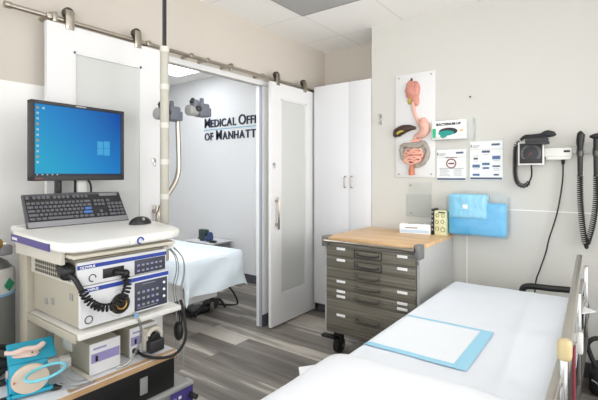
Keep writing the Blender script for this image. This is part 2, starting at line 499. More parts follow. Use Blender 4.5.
# white wall protection panels on the left wall, joint strips on the poster wall
w = MB(); w.box(WX, WX + .005, -1.3, OY0, .1, 1.775); w.box(WX, WX + .005, OY1, 3.24, .1, 2.07)
struct('trim_1', w, M['panelw'])
struct('trim_2', MB().box(WX, WX + .012, OY0 - .02, 3.24, OZ, 2.11), M['white'])
w = MB(); w.box(-.87, 1.3, PY - .0025, PY, 1.055, 1.063); w.box(-.868, -.860, PY - .0025, PY, .1, 1.055)
struct('trim_3', w, M['panelw'])
struct('trim_4', MB().box(WX - .02, WX + .004, OY1 - .003, OY1, .0, OZ).box(WX, WX + .007, OY1 - .003, OY1 + .008, .0, OZ), mat('corner_guard_grey', (150, 156, 166), .4))
struct('trim_5', MB().box(WX - .052, WX - .02, OY1 - .003, OY1, .0, OZ), M['white'])
w = MB(); w.box(WX, WX + .012, -1.3, OY0, 0, .1); w.box(WX, WX + .012, OY1, 3.24, 0, .1)
struct('baseboard_left', w, M['basegrey'])
struct('baseboard_back', MB().box(-1.655, 1.3, PY - .012, PY, 0, .1), M['basegrey'])
struct('baseboard_neighbour', MB().box(-5.1, WX - .05, 3.638, 3.65, 0, .1), M['basegrey'])

# sliding doors
def sliding_door(name, y0, y1, g0, g1, hy, ly, hangers):
    xs0, xs1 = -2.318, -2.29
    z0, z1 = .012, 2.095
    s = MB()
    s.box(xs0, xs1, y0, g0, z0, z1); s.box(xs0, xs1, g1, y1, z0, z1)
    s.box(xs0, xs1, g0, g1, z0, .265); s.box(xs0, xs1, g0, g1, 1.967, z1)
    d = struct(name, s, M['white'])
    part('glass_panel', MB().box(xs0 + .012, xs1 - .012, g0 - .001, g1 + .001, .264, 1.968), M['frost'], d, 'frosted glass panel')
    part('glazing_bead', MB().box(xs1 - .012, xs1 - .002, g0, g0 + .012, .265, 1.967).box(xs1 - .012, xs1 - .002, g1 - .012, g1, .265, 1.967).box(xs1 - .012, xs1 - .002, g0, g1, .265, .277).box(xs1 - .012, xs1 - .002, g0, g1, 1.955, 1.967), M['white'], d)
    h = MB(); h.cyl((xs1 + .035, hy, .84), (xs1 + .035, hy, 1.12), .009, n=12, bev=.002)
    hd = part('pull_handle', h, M['steel'], d, 'steel pull handle')
    for z in (.88, 1.08): part('standoff', MB().cyl((xs1, hy, z), (xs1 + .035, hy, z), .012, n=14), M['steel'], hd)
    part('lock', MB().cyl((xs1, ly, 1.395), (xs1 + .008, ly, 1.395), .016, n=16, bev=.002).box(xs1 + .006, xs1 + .016, ly - .004, ly + .004, 1.36, 1.385, .002), M['chrome'], d, 'small chrome lock')
    for y in hangers:
        st = MB().box(xs1, xs1 + .007, y - .022, y + .022, 2.075, 2.178, .003)
        st.cyl((xs1 + .006, y, 2.085), (xs1 + .012, y, 2.085), .006, n=10)
        hg = part('roller_hanger', st, M['steel'], d, 'steel roller hanger strap')
        part('wheel', MB().cyl((-2.325, y, 2.166), (-2.293, y, 2.166), .029, n=20, bev=.004), M['darksteel'], hg, 'dark roller wheel')
    return d
sliding_door('door_1', .915, 1.595, 1.047, 1.449, 1.53, 1.53, (1.026, 1.422))
sliding_door('door_2', 2.655, 3.305, 2.785, 3.165, 2.715, 2.69, (2.743, 3.136))
rail = thing('door_rail', 'long brushed steel rail above both sliding doors', 'rail', (-2.31, .72, 2.124))
part('rail_tube', MB().cyl((-2.31, .75, 2.122), (-2.31, 3.42, 2.122), .0125, n=16), M['steel'], rail)
part('end_cap', MB().cyl((-2.31, .735, 2.122), (-2.31, .765, 2.122), .017, n=16, bev=.003), M['steel'], rail)
for y in (.93, 1.50, 1.83, 1.975, 2.19, 2.56, 3.35):
    b = MB().cyl((-2.40, y, 2.124), (-2.31, y, 2.124), .011, n=12).cyl((-2.318, y, 2.124), (-2.288, y, 2.124), .017, n=14, bev=.003)
    part('rail_bracket', b, M['steel'], rail)
for y in (.955, 2.21):
    part('rail_stop', MB().box(-2.332, -2.29, y - .012, y + .012, 2.098, 2.15, .004), M['steel'], rail)

# ceiling return grille + lamps
def troffer(x, y, sx, sy, label, m):
    t = thing('ceiling_light', label, 'ceiling light', (x, y, ZC - .02), 'flat ceiling light panels')
    f = MB()
    f.box(x - sx / 2, x + sx / 2, y - sy / 2, y - sy / 2 + .025, ZC - .02, ZC); f.box(x - sx / 2, x + sx / 2, y + sy / 2 - .025, y + sy / 2, ZC - .02, ZC)
    f.box(x - sx / 2, x - sx / 2 + .025, y - sy / 2 + .025, y + sy / 2 - .025, ZC - .02, ZC); f.box(x + sx / 2 - .025, x + sx / 2, y - sy / 2 + .025, y + sy / 2 - .025, ZC - .02, ZC)
    part('frame', f, M['white'], t)
    part('diffuser', MB().box(x - sx / 2 + .025, x + sx / 2 - .025, y - sy / 2 + .025, y + sy / 2 - .025, ZC - .012, ZC), m, t, 'glowing white diffuser')
troffer(-1.05, 1.15, .6, 1.2, 'ceiling light panel above the stretcher, nearest the sliding doors', M['lamp'])
troffer(.45, 1.15, .6, 1.2, 'ceiling light panel on the right, out over the empty side of the room', M['lamp'])
troffer(-1.05, -.55, .6, 1.2, 'ceiling light panel at the back left of the exam room', M['lamp'])
troffer(.45, -.55, .6, 1.2, 'ceiling light panel at the back right of the exam room', M['lamp'])
troffer(-4.17, 3.05, .6, .6, 'square ceiling light glowing in the next room, seen through the doorway', M['lamp2'])
troffer(-3.1, 1.45, 1.2, .6, 'ceiling light panel of the next room, just behind the left sliding door', M['lamp3'])
gr = thing('ceiling_vent', 'grey square perforated panel set in the white tiled ceiling', 'vent', (-1.67, 2.37, ZC - .006))
part('grille', MB().box(-1.965, -1.375, 2.075, 2.665, ZC - .006, ZC), M['grille'], gr)
f = MB()
for a in ((-1.97, -1.37, 2.07, 2.08), (-1.97, -1.37, 2.66, 2.67), (-1.97, -1.96, 2.08, 2.66), (-1.38, -1.37, 2.08, 2.66)): f.box(a[0], a[1], a[2], a[3], ZC - .009, ZC)
part('frame', f, M['midgrey'], gr)

# ================================================================== TALL WHITE CABINET
c = thing('tall_cabinet', 'tall white two-door cabinet in the corner beside the sliding door', 'cabinet', (-1.96, 3.25, 0))
part('body', MB().box(-2.262, -1.66, 3.272, 3.645, .09, 2.14), M['lam'], c)
part('plinth', MB().box(-2.25, -1.67, 3.30, 3.645, 0, .09), M['basegrey'], c, 'dark grey plinth')
for y0, y1, px in ((-2.262, -1.8835, -1.915), (-1.8805, -1.66, -1.848)):
    d = part('door', MB().box(y0, y1, 3.25, 3.271, .09, 2.14, .002), M['lam'], c)
    part('pull', MB().tube([(px, 3.25, 1.19), (px, 3.222, 1.195), (px, 3.218, 1.24), (px, 3.222, 1.285), (px, 3.25, 1.29)], .005, 8, 4), M['steel'], d, 'steel arched pull')

# ================================================================== DRAWER CABINET
dc = thing('drawer_cabinet', 'grey rolling cabinet with slate drawers and oak top by the wall', 'cabinet', (-1.32, 2.9, 0))
X0, X1, Y0, Y1 = -1.68, -.965, 2.555, 3.235
b = MB(); b.box(X0, X0 + .018, Y0, Y1, .165, .825); b.box(X1 - .018, X1, Y0, Y1, .165, .825); b.box(X0 + .018, X1 - .018, Y0 + .02, Y1, .165, .82)
part('body', b, M['grey'], dc)
part('worktop', MB().box(X0 - .005, X1 + .005, Y0 - .003, Y1 + .005, .826, .853, .003), M['oak'], dc, 'oak worktop')
rows = [(.716, .800, 'L', 'R'), (.641, .714, 'L', 'R'), (.566, .639, '', ''), (.487, .564, 'L', 'R'), (.412, .485, 'LL', 'RR'), (.172, .410, 'L', 'R')]
fx0, fx1 = X0 + .022, X1 - .022
for i, (z0, z1, ll, rl) in enumerate(rows):
    fr = MB().box(fx0, fx1, Y0 - .016, Y0 + .004, z0, z1, .002)
    d = part('drawer', fr, M['drawer'], dc)
    zc = (z0 + z1) / 2 if i < 5 else .30
    # recessed frame of the central pull and the pull itself
    cx = (fx0 + fx1) / 2; hw, hh = .105, .029
    f = MB()
    for a in ((cx - hw, cx + hw, zc + hh - .006, zc + hh), (cx - hw, cx + hw, zc - hh, zc - hh + .006), (cx - hw, cx - hw + .006, zc - hh + .006, zc + hh - .006), (cx + hw - .006, cx + hw, zc - hh + .006, zc + hh - .006)):
        f.box(a[0], a[1], Y0 - .02, Y0 - .016, a[2], a[3])
    part('pull_frame', f, M['drawerd'] if i < 2 else M['drawer'], d)
    part('pull', MB().tube([(cx - .08, Y0 - .016, zc + .006), (cx - .075, Y0 - .03, zc - .004), (cx, Y0 - .034, zc - .008), (cx + .075, Y0 - .03, zc - .004), (cx + .08, Y0 - .016, zc + .006)], .0055, 8, 5), M['darksteel'] if i > 1 else M['black2'], d, 'dark bar pull')
    for side, s in (('L', ll), ('R', rl)):
        n = len(s)
        for k in range(n):
            lx = -1.535 if side == 'L' else -1.075
            zz = (zc + .02 if i < 5 else .345 - .0) - (0 if n == 1 else k * .036 - .006)
            if i == 5: zz = .305
            lb = MB().box(lx - .035, lx + .035, Y0 - .019, Y0 - .016, zz - .009, zz + .009, .001)
            part('label_holder', lb, M['paper'], d, 'white paper label')
for xa, xb, za in ((X0 - .012, X0 + .03, .785), (X1 - .03, X1 + .012, .77)):
    part('corner_bracket', MB().box(xa, xb, Y0 - .03, Y0 + .05, za, .862, .004), M['bracket'], dc, 'grey corner bracket')
part('front_rail', MB().cyl((X0 + .02, Y0 - .038, .828), (X1 - .02, Y0 - .038, .828), .012, n=14).cyl((X1 - .09, Y0 - .038, .828), (X1 - .02, Y0 - .038, .828), .0155, n=14), M['steel'], dc, 'steel push rail')
part('lock', MB().cyl((X1 - .012, Y0 - .018, .745), (X1 - .012, Y0, .745), .009, n=12), M['chrome'], dc)
for x, y in ((-1.60, 2.62), (-1.04, 2.62), (-1.60, 3.15), (-1.04, 3.15)):
    cs = MB().box(x - .028, x + .028, y - .03, y + .03, .125, .165, .004); cs.box(x - .032, x - .022, y - .025, y + .02, .05, .14, .003); cs.box(x + .022, x + .032, y - .025, y + .02, .05, .14, .003)
    ct = part('caster', cs, M['black'], dc, 'black caster')
    part('wheel', MB().cyl((x - .021, y, .058), (x + .021, y, .058), .058, n=24, bev=.008), M['rubber'], ct)
    part('hub', MB().cyl((x - .036, y, .058), (x + .036, y, .058), .014, n=12), M['chrome'], ct, 'metal axle')
part('brake_pedal', MB().box(-1.69, -1.58, 2.515, 2.56, .125, .148, .006), M['black'], dc, 'black brake pedal')

# things on the cabinet
t = thing('wipes_box', 'white dispensing box with an open slot on the oak top', 'box', (-1.235, 3.13, .853))
mx = Matrix.Translation((-1.215, 3.13, .853)) @ Matrix.Rotation(math.radians(14), 4, 'Z')
part('carton', MB().box(-.115, .115, -.055, .055, 0, .072, .003, mx=mx), M['paper'], t)
part('opening', MB().box(-.06, .06, -.014, .016, .072, .0735, mx=mx), M['midgrey'], t, 'dark opening slot')
pr = MB(); pr.box(-.105, .105, -.0562, -.055, .008, .03, mx=mx); 
part('printed_band', pr, mat('print_pale_blue', (186, 208, 226), .6), t, 'pale blue printed band')
part('lettering', MB().box(-.075, .02, -.0563, -.0552, .04, .05, mx=mx), M['midgrey'], t)
t = single('black_book', MB().box(-1.088, -1.070, 3.115, 3.225, .853, 1.048, .002), M['black'], 'thin black folder standing upright behind the wipes box', 'folder')
for k in range(5): part('spine_mark', MB().box(-1.086, -1.073, 3.1138, 3.115, .885 + k * .033, .9 + k * .033), M['ink'], t)
t = thing('patterned_box', 'pale yellow-green patterned box standing beside the black folder', 'box', (-1.015, 3.17, .853))
part('carton', MB().box(-1.066, -.975, 3.12, 3.23, .853, 1.035, .002), M['yellowgreen'], t)
for k, (px, pz, r) in enumerate(((-1.045, .90, .013), (-1.002, .895, .016), (-1.046, .95, .012), (-1.005, .955, .012), (-1.043, 1.0, .012), (-1.002, 1.0, .012))):
    part('printed_ring', MB().tube([(px + r * math.cos(a), 3.1192, pz + r * math.sin(a)) for a in [2 * PI * q / 12 for q in range(12)]], .0025, 5, closed=True), M['ringc'], t, 'olive printed ring')
part('printed_band', MB().box(-1.035, -.985, 3.1185, 3.12, 1.018, 1.028), M['inkd'], t, 'dark printed band')

# ================================================================== WALL ITEMS
# anatomical relief
a = thing('anatomy_model', 'white board with a relief model of the human digestive tract', 'anatomical model', (-1.265, PY, 1.28))
part('board', MB().box(-1.43, -1.102, PY - .012, PY, 1.283, 2.127, .003), M['white'], a)
for x in (-1.40, -1.13):
    for z in (1.31, 2.10): part('screw', MB().cyl((x, PY - .014, z), (x, PY - .011, z), .007, n=12), M['midgrey'], a)
yb = PY - .012
h = MB(); h.sphere((-1.285, yb - .005, 1.985), (.056, .035, .075), 18); h.sphere((-1.30, yb - .005, 2.03), (.035, .025, .04)); h.sphere((-1.25, yb - .005, 1.99), (.03, .03, .07)); h.sphere((-1.325, yb - .005, 1.985), (.022, .02, .02)); h.sphere((-1.26, yb - .004, 1.905), (.036, .022, .05))
h.jitter(.008, 45)
part('head', h, M['flesh'], a, 'pink head and throat section')
part('nose_tip', MB().sphere((-1.288, yb - .008, 2.075), (.009, .01, .014), 10), mat('dark_sinus', (90, 50, 50), .5), a)
part('jaw', MB().sphere((-1.305, yb - .004, 1.905), (.02, .016, .03), 12).jitter(.004, 60), M['bile'], a, 'yellow-green jaw section')
part('esophagus', MB().tube([(-1.272, yb - .012, 1.89), (-1.27, yb - .012, 1.84), (-1.255, yb - .012, 1.78), (-1.235, yb - .012, 1.73), (-1.215, yb - .014, 1.70)], [.016, .013, .013, .013, .016], 10, 6), M['flesh2'], a)
part('stomach', MB().tube([(-1.195, yb - .012, 1.755), (-1.185, yb - .016, 1.71), (-1.175, yb - .018, 1.665), (-1.20, yb - .016, 1.628), (-1.245, yb - .012, 1.615), (-1.262, yb - .01, 1.585)], [.022, .042, .042, .034, .02, .012], 14, 6).jitter(.003, 40), M['flesh2'], a)
lv = MB().tube([(-1.25, yb - .01, 1.68), (-1.30, yb - .014, 1.685), (-1.36, yb - .016, 1.675), (-1.41, yb - .014, 1.65), (-1.435, yb - .008, 1.625)], [.010, .025, .038, .04, .018], 14, 6)
for v in lv.bm.verts: v.co.y = yb - .014 + (v.co.y - yb + .014) * .6
part('liver', lv, M['liver'], a, 'dark brown liver')
part('gallbladder', MB().tube([(-1.40, yb - .042, 1.64), (-1.375, yb - .044, 1.655), (-1.345, yb - .04, 1.66)], [.009, .01, .006], 8, 4), M['bile'], a, 'yellow-green gallbladder')
part('pancreas', MB().tube([(-1.29, yb - .008, 1.575), (-1.25, yb - .01, 1.58), (-1.20, yb - .01, 1.59)], [.012, .016, .01], 10, 4).jitter(.004, 70), M['intest'], a)
part('colon', MB().tube([(-1.355, yb - .012, 1.43), (-1.368, yb - .012, 1.49), (-1.358, yb - .014, 1.54), (-1.30, yb - .02, 1.54), (-1.245, yb - .02, 1.532), (-1.185, yb - .016, 1.553), (-1.158, yb - .014, 1.50), (-1.165, yb - .014, 1.44), (-1.21, yb - .014, 1.388), (-1.26, yb - .012, 1.38)], .021, 12, 6).jitter(.007, 60), M['colon'], a, 'grey colon')
si = MB(); rnd = random.Random(3)
pts = []
for r_ in range(7):
    z = 1.508 - r_ * .0185; hw_ = .075 - abs(r_ - 2) * .008
    xs = [-1.265 - hw_ + 2 * hw_ * q / 5 for q in range(6)]
    if r_ % 2: xs.reverse()
    for x in xs: pts.append((x, yb - .022 - rnd.random() * .008, z + (rnd.random() - .5) * .012))
part('coil_backing', MB().sphere((-1.265, yb - .012, 1.455), (.084, .026, .064), 16), mat('organ_coil_backing', (182, 116, 102), .5, bump=.3, var=.15), a, 'darker red backing between the coils')  # backing coloured darker so the gaps between the coils stand out
si.tube([(p[0] * 1.0, p[1] - .016 + .02 * (((p[0] + 1.265) / .084) ** 2), p[2] * 1.0) for p in pts], .0078, 8, 4); si.jitter(.0015, 90)
part('small_intestine', si, M['intest'], a, 'pink coiled small intestine')
part('cecum', MB().sphere((-1.33, yb - .016, 1.425), (.03, .022, .026), 14).jitter(.005, 60), M['intest'], a)
part('rectum', MB().tube([(-1.275, yb - .014, 1.395), (-1.285, yb - .016, 1.35), (-1.284, yb - .012, 1.305)], [.016, .022, .026], 12, 5), M['rectum'], a, 'orange rectum')

# card box in an acrylic shelf
t = thing('printed_box', 'small white printed box with teal picture in an acrylic wall holder', 'box', (-.98, 3.2, 1.573))
part('carton', MB().box(-1.108, -.862, 3.19, PY - .004, 1.576, 1.718, .001), M['paper'], t)
part('green_band', MB().box(-1.104, -1.078, 3.1885, 3.19, 1.59, 1.66), M['green'], t, 'green printed band')
part('picture', MB().sphere((-.985, 3.19, 1.635), (.07, .0012, .028), 20), M['inkd'], t, 'dark oval picture')
part('picture_colour', MB().sphere((-1.0, 3.189, 1.622), (.06, .0012, .02), 16).sphere((-1.02, 3.189, 1.603), (.025, .0012, .018), 12), M['teal'], t, 'teal shape')
part('orange_mark', MB().box(-.90, -.873, 3.1885, 3.19, 1.632, 1.644), M['orange'], t, 'orange mark')
text('lettering', 'BACTERIUM UP', .024, M['inkd'], t, (-1.075, 3.1885, 1.682), (1, 0, 0), (0, 0, 1), off=.0012, width=.185)
t = thing('acrylic_box_holder', 'clear acrylic wall holder around the white printed box', 'holder', (-.97, PY, 1.57))
s = MB(); s.box(-1.115, -.80, 3.183, PY, 1.568, 1.573); s.box(-1.115, -.80, 3.183, 3.186, 1.573, 1.60); s.box(-.804, -.80, 3.183, PY, 1.573, 1.725); s.box(-1.115, -1.112, 3.183, PY, 1.573, 1.725); s.box(-1.115, -.80, PY - .003, PY, 1.573, 1.735)
part('shell', s, M['acry2'], t)

def notice(x0, x1, z0, z1, label):
    t = thing('notice', label, 'notice', ((x0 + x1) / 2, PY, z0))
    yf = PY - .006
    part('paper', MB().box(x0, x1, yf, PY - .0015, z0, z1), M['paper'], t)
    part('holder', MB().box(x0 - .006, x1 + .006, PY - .0013, PY, z0 - .008, z1 + .012).box(x0 - .006, x1 + .006, yf - .002, yf - .0006, z0 - .008, z1), M['acry'], t, 'clear acrylic holder')
    part('bottom_bar', MB().box(x0 + .004, x1 - .004, yf - .0005, yf, z0 + .004, z0 + .018), M['navy'], t, 'dark blue bottom bar')
    part('header_mark', MB().box(x0 + .006, x0 + .013, yf - .0005, yf, z1 - .045, z1 - .022), M['inkd'], t)
    part('header_logo', MB().box(x1 - .075, x1 - .02, yf - .0005, yf, z1 - .034, z1 - .02), M['navy'], t)
    part('header_text', MB().box(x0 + .02, x0 + .07, yf - .0005, yf, z1 - .036, z1 - .03).box(x0 + .02, x0 + .06, yf - .0005, yf, z1 - .047, z1 - .043), M['ink'], t)
    part('header_rule', MB().box(x0, x1, yf - .0005, yf, z1 - .062, z1 - .058), mat('ink_pale_brown', (214, 204, 196), .7), t)
    return t, yf
t, yf = notice(-1.09, -.868, 1.262, 1.50, 'white notice with a round maroon emblem in a clear wall holder')
cx, cz, r = -.978, 1.392, .034
part('emblem', MB().tube([(cx + r * math.cos(q * PI / 14), yf - .0004, cz + r * math.sin(q * PI / 14)) for q in range(28)], .0045, 6, closed=True).box(cx - .022, cx + .022, yf - .0008, yf, cz - .006, cz + .006), M['maroon'], t, 'round maroon emblem')
part('title', MB().box(cx - .045, cx + .045, yf - .0005, yf, 1.435, 1.441), M['maroon'], t)
L = MB()
for k in range(6): L.box(-1.065, -.985 - (k % 3) * .012, yf - .0005, yf, 1.30 + k * .009, 1.3025 + k * .009); L.box(-.96, -.895 - (k % 2) * .01, yf - .0005, yf, 1.30 + k * .009, 1.3025 + k * .009)
part('print_lines', L, M['ink'], t)
part('print_rule', MB().box(-1.07, -.885, yf - .0005, yf, 1.352, 1.356), M['ink'], t)
t, yf = notice(-.842, -.617, 1.268, 1.552, 'white notice with a blue box flow chart, right of the emblem notice')
for (px, pz, w_, h_, c_) in ((-.73, 1.475, .055, .016, 'navy'), (-.80, 1.425, .03, .014, 'navy'), (-.66, 1.43, .054, .026, 'navyb'), (-.73, 1.385, .052, .018, 'navyb'), (-.797, 1.37, .052, .022, 'navyb'), (-.73, 1.355, .045, .014, 'navyb'), (-.66, 1.368, .05, .012, 'navy'), (-.797, 1.306, .048, .016, 'navyb'), (-.66, 1.306, .034, .012, 'navy')):
    part('chart_box', MB().box(px - w_ / 2, px + w_ / 2, yf - .0005, yf, pz - h_ / 2, pz + h_ / 2), M[c_], t)
L = MB()
for (px, pz) in ((-.73, 1.455), (-.80, 1.408), (-.66, 1.408), (-.797, 1.35), (-.66, 1.35), (-.797, 1.445), (-.66, 1.34)): L.box(px - .02, px + .02, yf - .0005, yf, pz - .002, pz + .001)
part('print_lines', L, M['ink'], t)

# clear empty holder on the wall
t = thing('acrylic_leaflet_holder', 'empty clear acrylic leaflet holder on the wall above the wipes box', 'holder', (-1.228, PY, .97))
s = MB(); s.box(-1.327, -1.129, PY - .004, PY, .97, 1.245); s.box(-1.327, -1.129, PY - .045, PY - .041, .97, 1.15); s.box(-1.327, -1.129, PY - .041, PY - .004, .97, .974); s.box(-1.327, -1.323, PY - .041, PY - .004, .974, 1.15); s.box(-1.133, -1.129, PY - .041, PY - .004, .974, 1.15)
part('shell', s, M['acry2'], t)
for z in (.995, 1.22): part('screw', MB().cyl((-1.30, PY - .009, z), (-1.30, PY - .004, z), .006, n=10), M['chrome'], t)

# blue pack in a wall bin
t = thing('acrylic_bin', 'clear acrylic wall bin holding the pale blue plastic pack', 'holder', (-.77, PY, .86))
s = MB(); s.box(-.975, -.565, PY - .004, PY, .862, 1.18); s.box(-.975, -.565, PY - .142, PY - .138, .862, 1.15); s.box(-.975, -.565, PY - .138, PY - .004, .862, .866); s.box(-.975, -.971, PY - .138, PY - .004, .866, 1.15); s.box(-.569, -.565, PY - .138, PY - .004, .866, 1.15)
part('shell', s, M['acry2'], t)
t = thing('blue_pack', 'bright blue plastic-wrapped pack in the clear wall bin', 'pack', (-.77, PY - .06, .867))
p = MB().box(-.965, -.58, PY - .115, PY - .012, .868, 1.105, .02, 3); bmesh.ops.subdivide_edges(p.bm, edges=p.bm.edges[:], cuts=3, use_grid_fill=True); p.jitter(.006, 18)
part('wrap', p, M['pack'], t)
p = MB().box(-.962, -.70, PY - .126, PY - .02, .99, 1.165, .015, 2); bmesh.ops.subdivide_edges(p.bm, edges=p.bm.edges[:], cuts=9, use_grid_fill=True)
for v in p.bm.verts:
    c_ = v.co; v.co = c_ + Vector((.003 * noise.noise(c_ * 25), .005 * abs(noise.noise(Vector((c_.x * 34 + c_.z * 30, 1, c_.z * 18 - c_.x * 8)))) - .004, .003 * noise.noise(c_ * 31)))
part('film', p, M['packf'], t, 'crinkled shiny plastic film')
part('sticker', MB().box(-.86, -.825, PY - .1345, PY - .1315, 1.06, 1.09, .0005), M['paper'], t, 'white sticker')

# hook and nail
t = thing('coat_hook', 'small chrome double hook on the wall beside the tall cabinet', 'hook', (-1.565, PY, 1.76))
part('plate', MB().box(-1.578, -1.552, PY - .006, PY, 1.73, 1.82, .003), M['chrome'], t)
for z in (1.80, 1.75): part('prong', MB().tube([(-1.565, PY - .004, z), (-1.565, PY - .03, z - .01), (-1.565, PY - .04, z + .012)], .005, 8, 4).sphere((-1.565, PY - .04, z + .014), .008, 10), M['chrome'], t)
single('small_nail', MB().cyl((-.838, PY - .012, 1.887), (-.838, PY, 1.887), .0045, n=10).cyl((-.838, PY - .014, 1.887), (-.838, PY - .011, 1.887), .007, n=10), M['darksteel'], 'tiny nail alone on the wall above the printed box', 'nail')

# aneroid gauge
g = thing('blood_pressure_gauge', 'square black wall blood pressure gauge with pale rim', 'gauge', (-.44, PY, 1.37))
part('housing', MB().box(-.505, -.355, 3.175, 3.235, 1.375, 1.525, .006).box(-.47, -.39, 3.235, PY, 1.40, 1.50), M['midgrey'], g)
part('rim', MB().box(-.508, -.352, 3.168, 3.176, 1.372, 1.528, .003), M['whiteplas'], g, 'pale square rim')
part('dial', MB().box(-.498, -.362, 3.1665, 3.169, 1.382, 1.518, .001), M['black2'], g, 'black dial')
tk = MB()
for k in range(24):
    aa = math.radians(-130 + k * 260 / 23); r0, r1 = .046, .054
    tk.tube([(-.43 + r0 * math.sin(aa), 3.166, 1.45 + r0 * math.cos(aa)), (-.43 + r1 * math.sin(aa), 3.166, 1.45 + r1 * math.cos(aa))], .0016, 4)
tk.tube([(-.43 + .058 * math.sin(math.radians(-130 + q * 13)), 3.166, 1.45 + .058 * math.cos(math.radians(-130 + q * 13))) for q in range(21)], .0012, 4)
part('scale_ticks', tk, M['ink'], g, 'white scale ticks')
part('needle', MB().tube([(-.43, 3.165, 1.45), (-.46, 3.165, 1.415)], .0018, 5).cyl((-.43, 3.163, 1.45), (-.43, 3.166, 1.45), .006, n=12), M['maroon'], g)
part('basket', MB().box(-.455, -.32, 3.10, 3.165, 1.505, 1.525, .004).box(-.455, -.32, 3.10, 3.106, 1.525, 1.545).box(-.44, -.36, 3.165, 3.235, 1.51, 1.527), M['black2'], g, 'dark cuff basket')
cf = MB().box(-.45, -.33, 3.112, 3.16, 1.527, 1.562, .014, 3); cf.sphere((-.325, 3.14, 1.568), (.045, .026, .018), 14); cf.tube([(-.49, 3.15, 1.54), (-.46, 3.15, 1.562), (-.42, 3.14, 1.562), (-.37, 3.135, 1.565), (-.33, 3.135, 1.578), (-.29, 3.14, 1.572)], [.010, .013, .014, .014, .02, .012], 10, 4)
single('pressure_cuff', cf, mat('cuff_black', (38, 38, 42), .7, bump=.3, bscale=40), 'black rolled cuff lying in the basket over the square gauge', 'cuff')
cd = MB().coil([(-.50, 3.19, 1.53), (-.525, 3.2, 1.50), (-.53, 3.2, 1.40), (-.53, 3.2, 1.31), (-.515, 3.2, 1.25), (-.475, 3.2, 1.23), (-.445, 3.2, 1.255)], .0135, .0042, 27)
cd.tube([(-.445, 3.2, 1.255), (-.43, 3.2, 1.30), (-.432, 3.205, 1.38)], .005, 6, 4)
part('coiled_hose', cd, M['rubber'], g, 'black coiled hose')

# transformer and diagnostic handles
d = thing('diagnostic_set', 'pale grey wall rail transformer holding two black examination scopes', 'medical device', (-.1, PY, 1.42))
part('transformer', MB().box(-.355, -.2, 3.19, PY, 1.425, 1.483, .005).box(-.345, -.205, 3.195, PY, 1.405, 1.43, .004), M['whiteplas'], d)
part('switch', MB().box(-.245, -.21, 3.1875, 3.19, 1.452, 1.466, .001), M['black'], d, 'black display')
part('charger_rail', MB().box(-.2, .2, 3.20, PY, 1.445, 1.515, .004).box(-.2, -.17, 3.197, 3.2, 1.49, 1.51), mat('rail_grey', (196, 196, 192), .45), d)
def handle(x, head):
    h_ = MB().cyl((x, 3.165, 1.30), (x, 3.165, 1.46), .014, .016, 16, .003)
    ho = thing('examination_scope', 'black diagnostic scope in the wall rail, ' + ('the one nearer the gauge' if head == 'a' else 'the one at the right edge'), 'instrument', (x, 3.165, 1.3), 'diagnostic scopes on the wall')
    part('handle', h_, M['black2'], ho)
    part('collar', MB().cyl((x, 3.165, 1.425), (x, 3.165, 1.455), .019, n=16), M['darksteel'], ho)
    if head == 'a': part('head', MB().tube([(x, 3.165, 1.455), (x, 3.165, 1.52), (x + .006, 3.165, 1.565), (x + .014, 3.165, 1.575)], [.014, .022, .022, .01], 12, 4), M['black'], ho)
    else: part('head', MB().tube([(x, 3.165, 1.455), (x, 3.165, 1.53)], .016, 12).tube([(x - .035, 3.165, 1.545), (x - .01, 3.165, 1.545), (x + .03, 3.165, 1.55)], [.006, .018, .018], 12, 3), M['black'], ho)
    part('cradle', MB().box(x - .022, x + .022, 3.178, 3.2, 1.44, 1.475, .003), M['midgrey'], ho)
    z0 = 1.30; xe = -.125
    c_ = MB().coil([(x, 3.165, z0), (x + .001 * (1 if head == 'a' else -1), 3.17, 1.15), ((x * 2 + xe) / 3, 3.18, 1.0), (xe + (.006 if head == 'b' else -.006), 3.19, .87)], .0145, .0038, 33, 5, 10)
    part('coiled_cord', c_, M['rubber'], ho, 'black coiled cord')
    part('cord_loop', MB().tube([(xe + (.006 if head == 'b' else -.006), 3.19, .87), (xe, 3.19, .845), (xe + .006, 3.195, .85), (xe + .008, 3.2, .90)], .008, 6, 5), M['rubber'], ho)
handle(-.155, 'a'); handle(-.072, 'b')
cd = MB().cyl((-.25, 3.215, 1.375), (-.25, 3.215, 1.41), .009, .013, 10)
cd.tube([(-.25, 3.215, 1.38), (-.255, 3.22, 1.25), (-.285, 3.225, 1.05), (-.33, 3.225, .88), (-.35, 3.225, .78), (-.385, 3.225, .66), (-.41, 3.225, .56), (-.42, 3.225, .3), (-.40, 3.22, .02)], .0045, 6, 6)
single('power_cord', cd, M['rubber'], 'black power cord hanging from the wall transformer down behind the stretcher', 'cord')

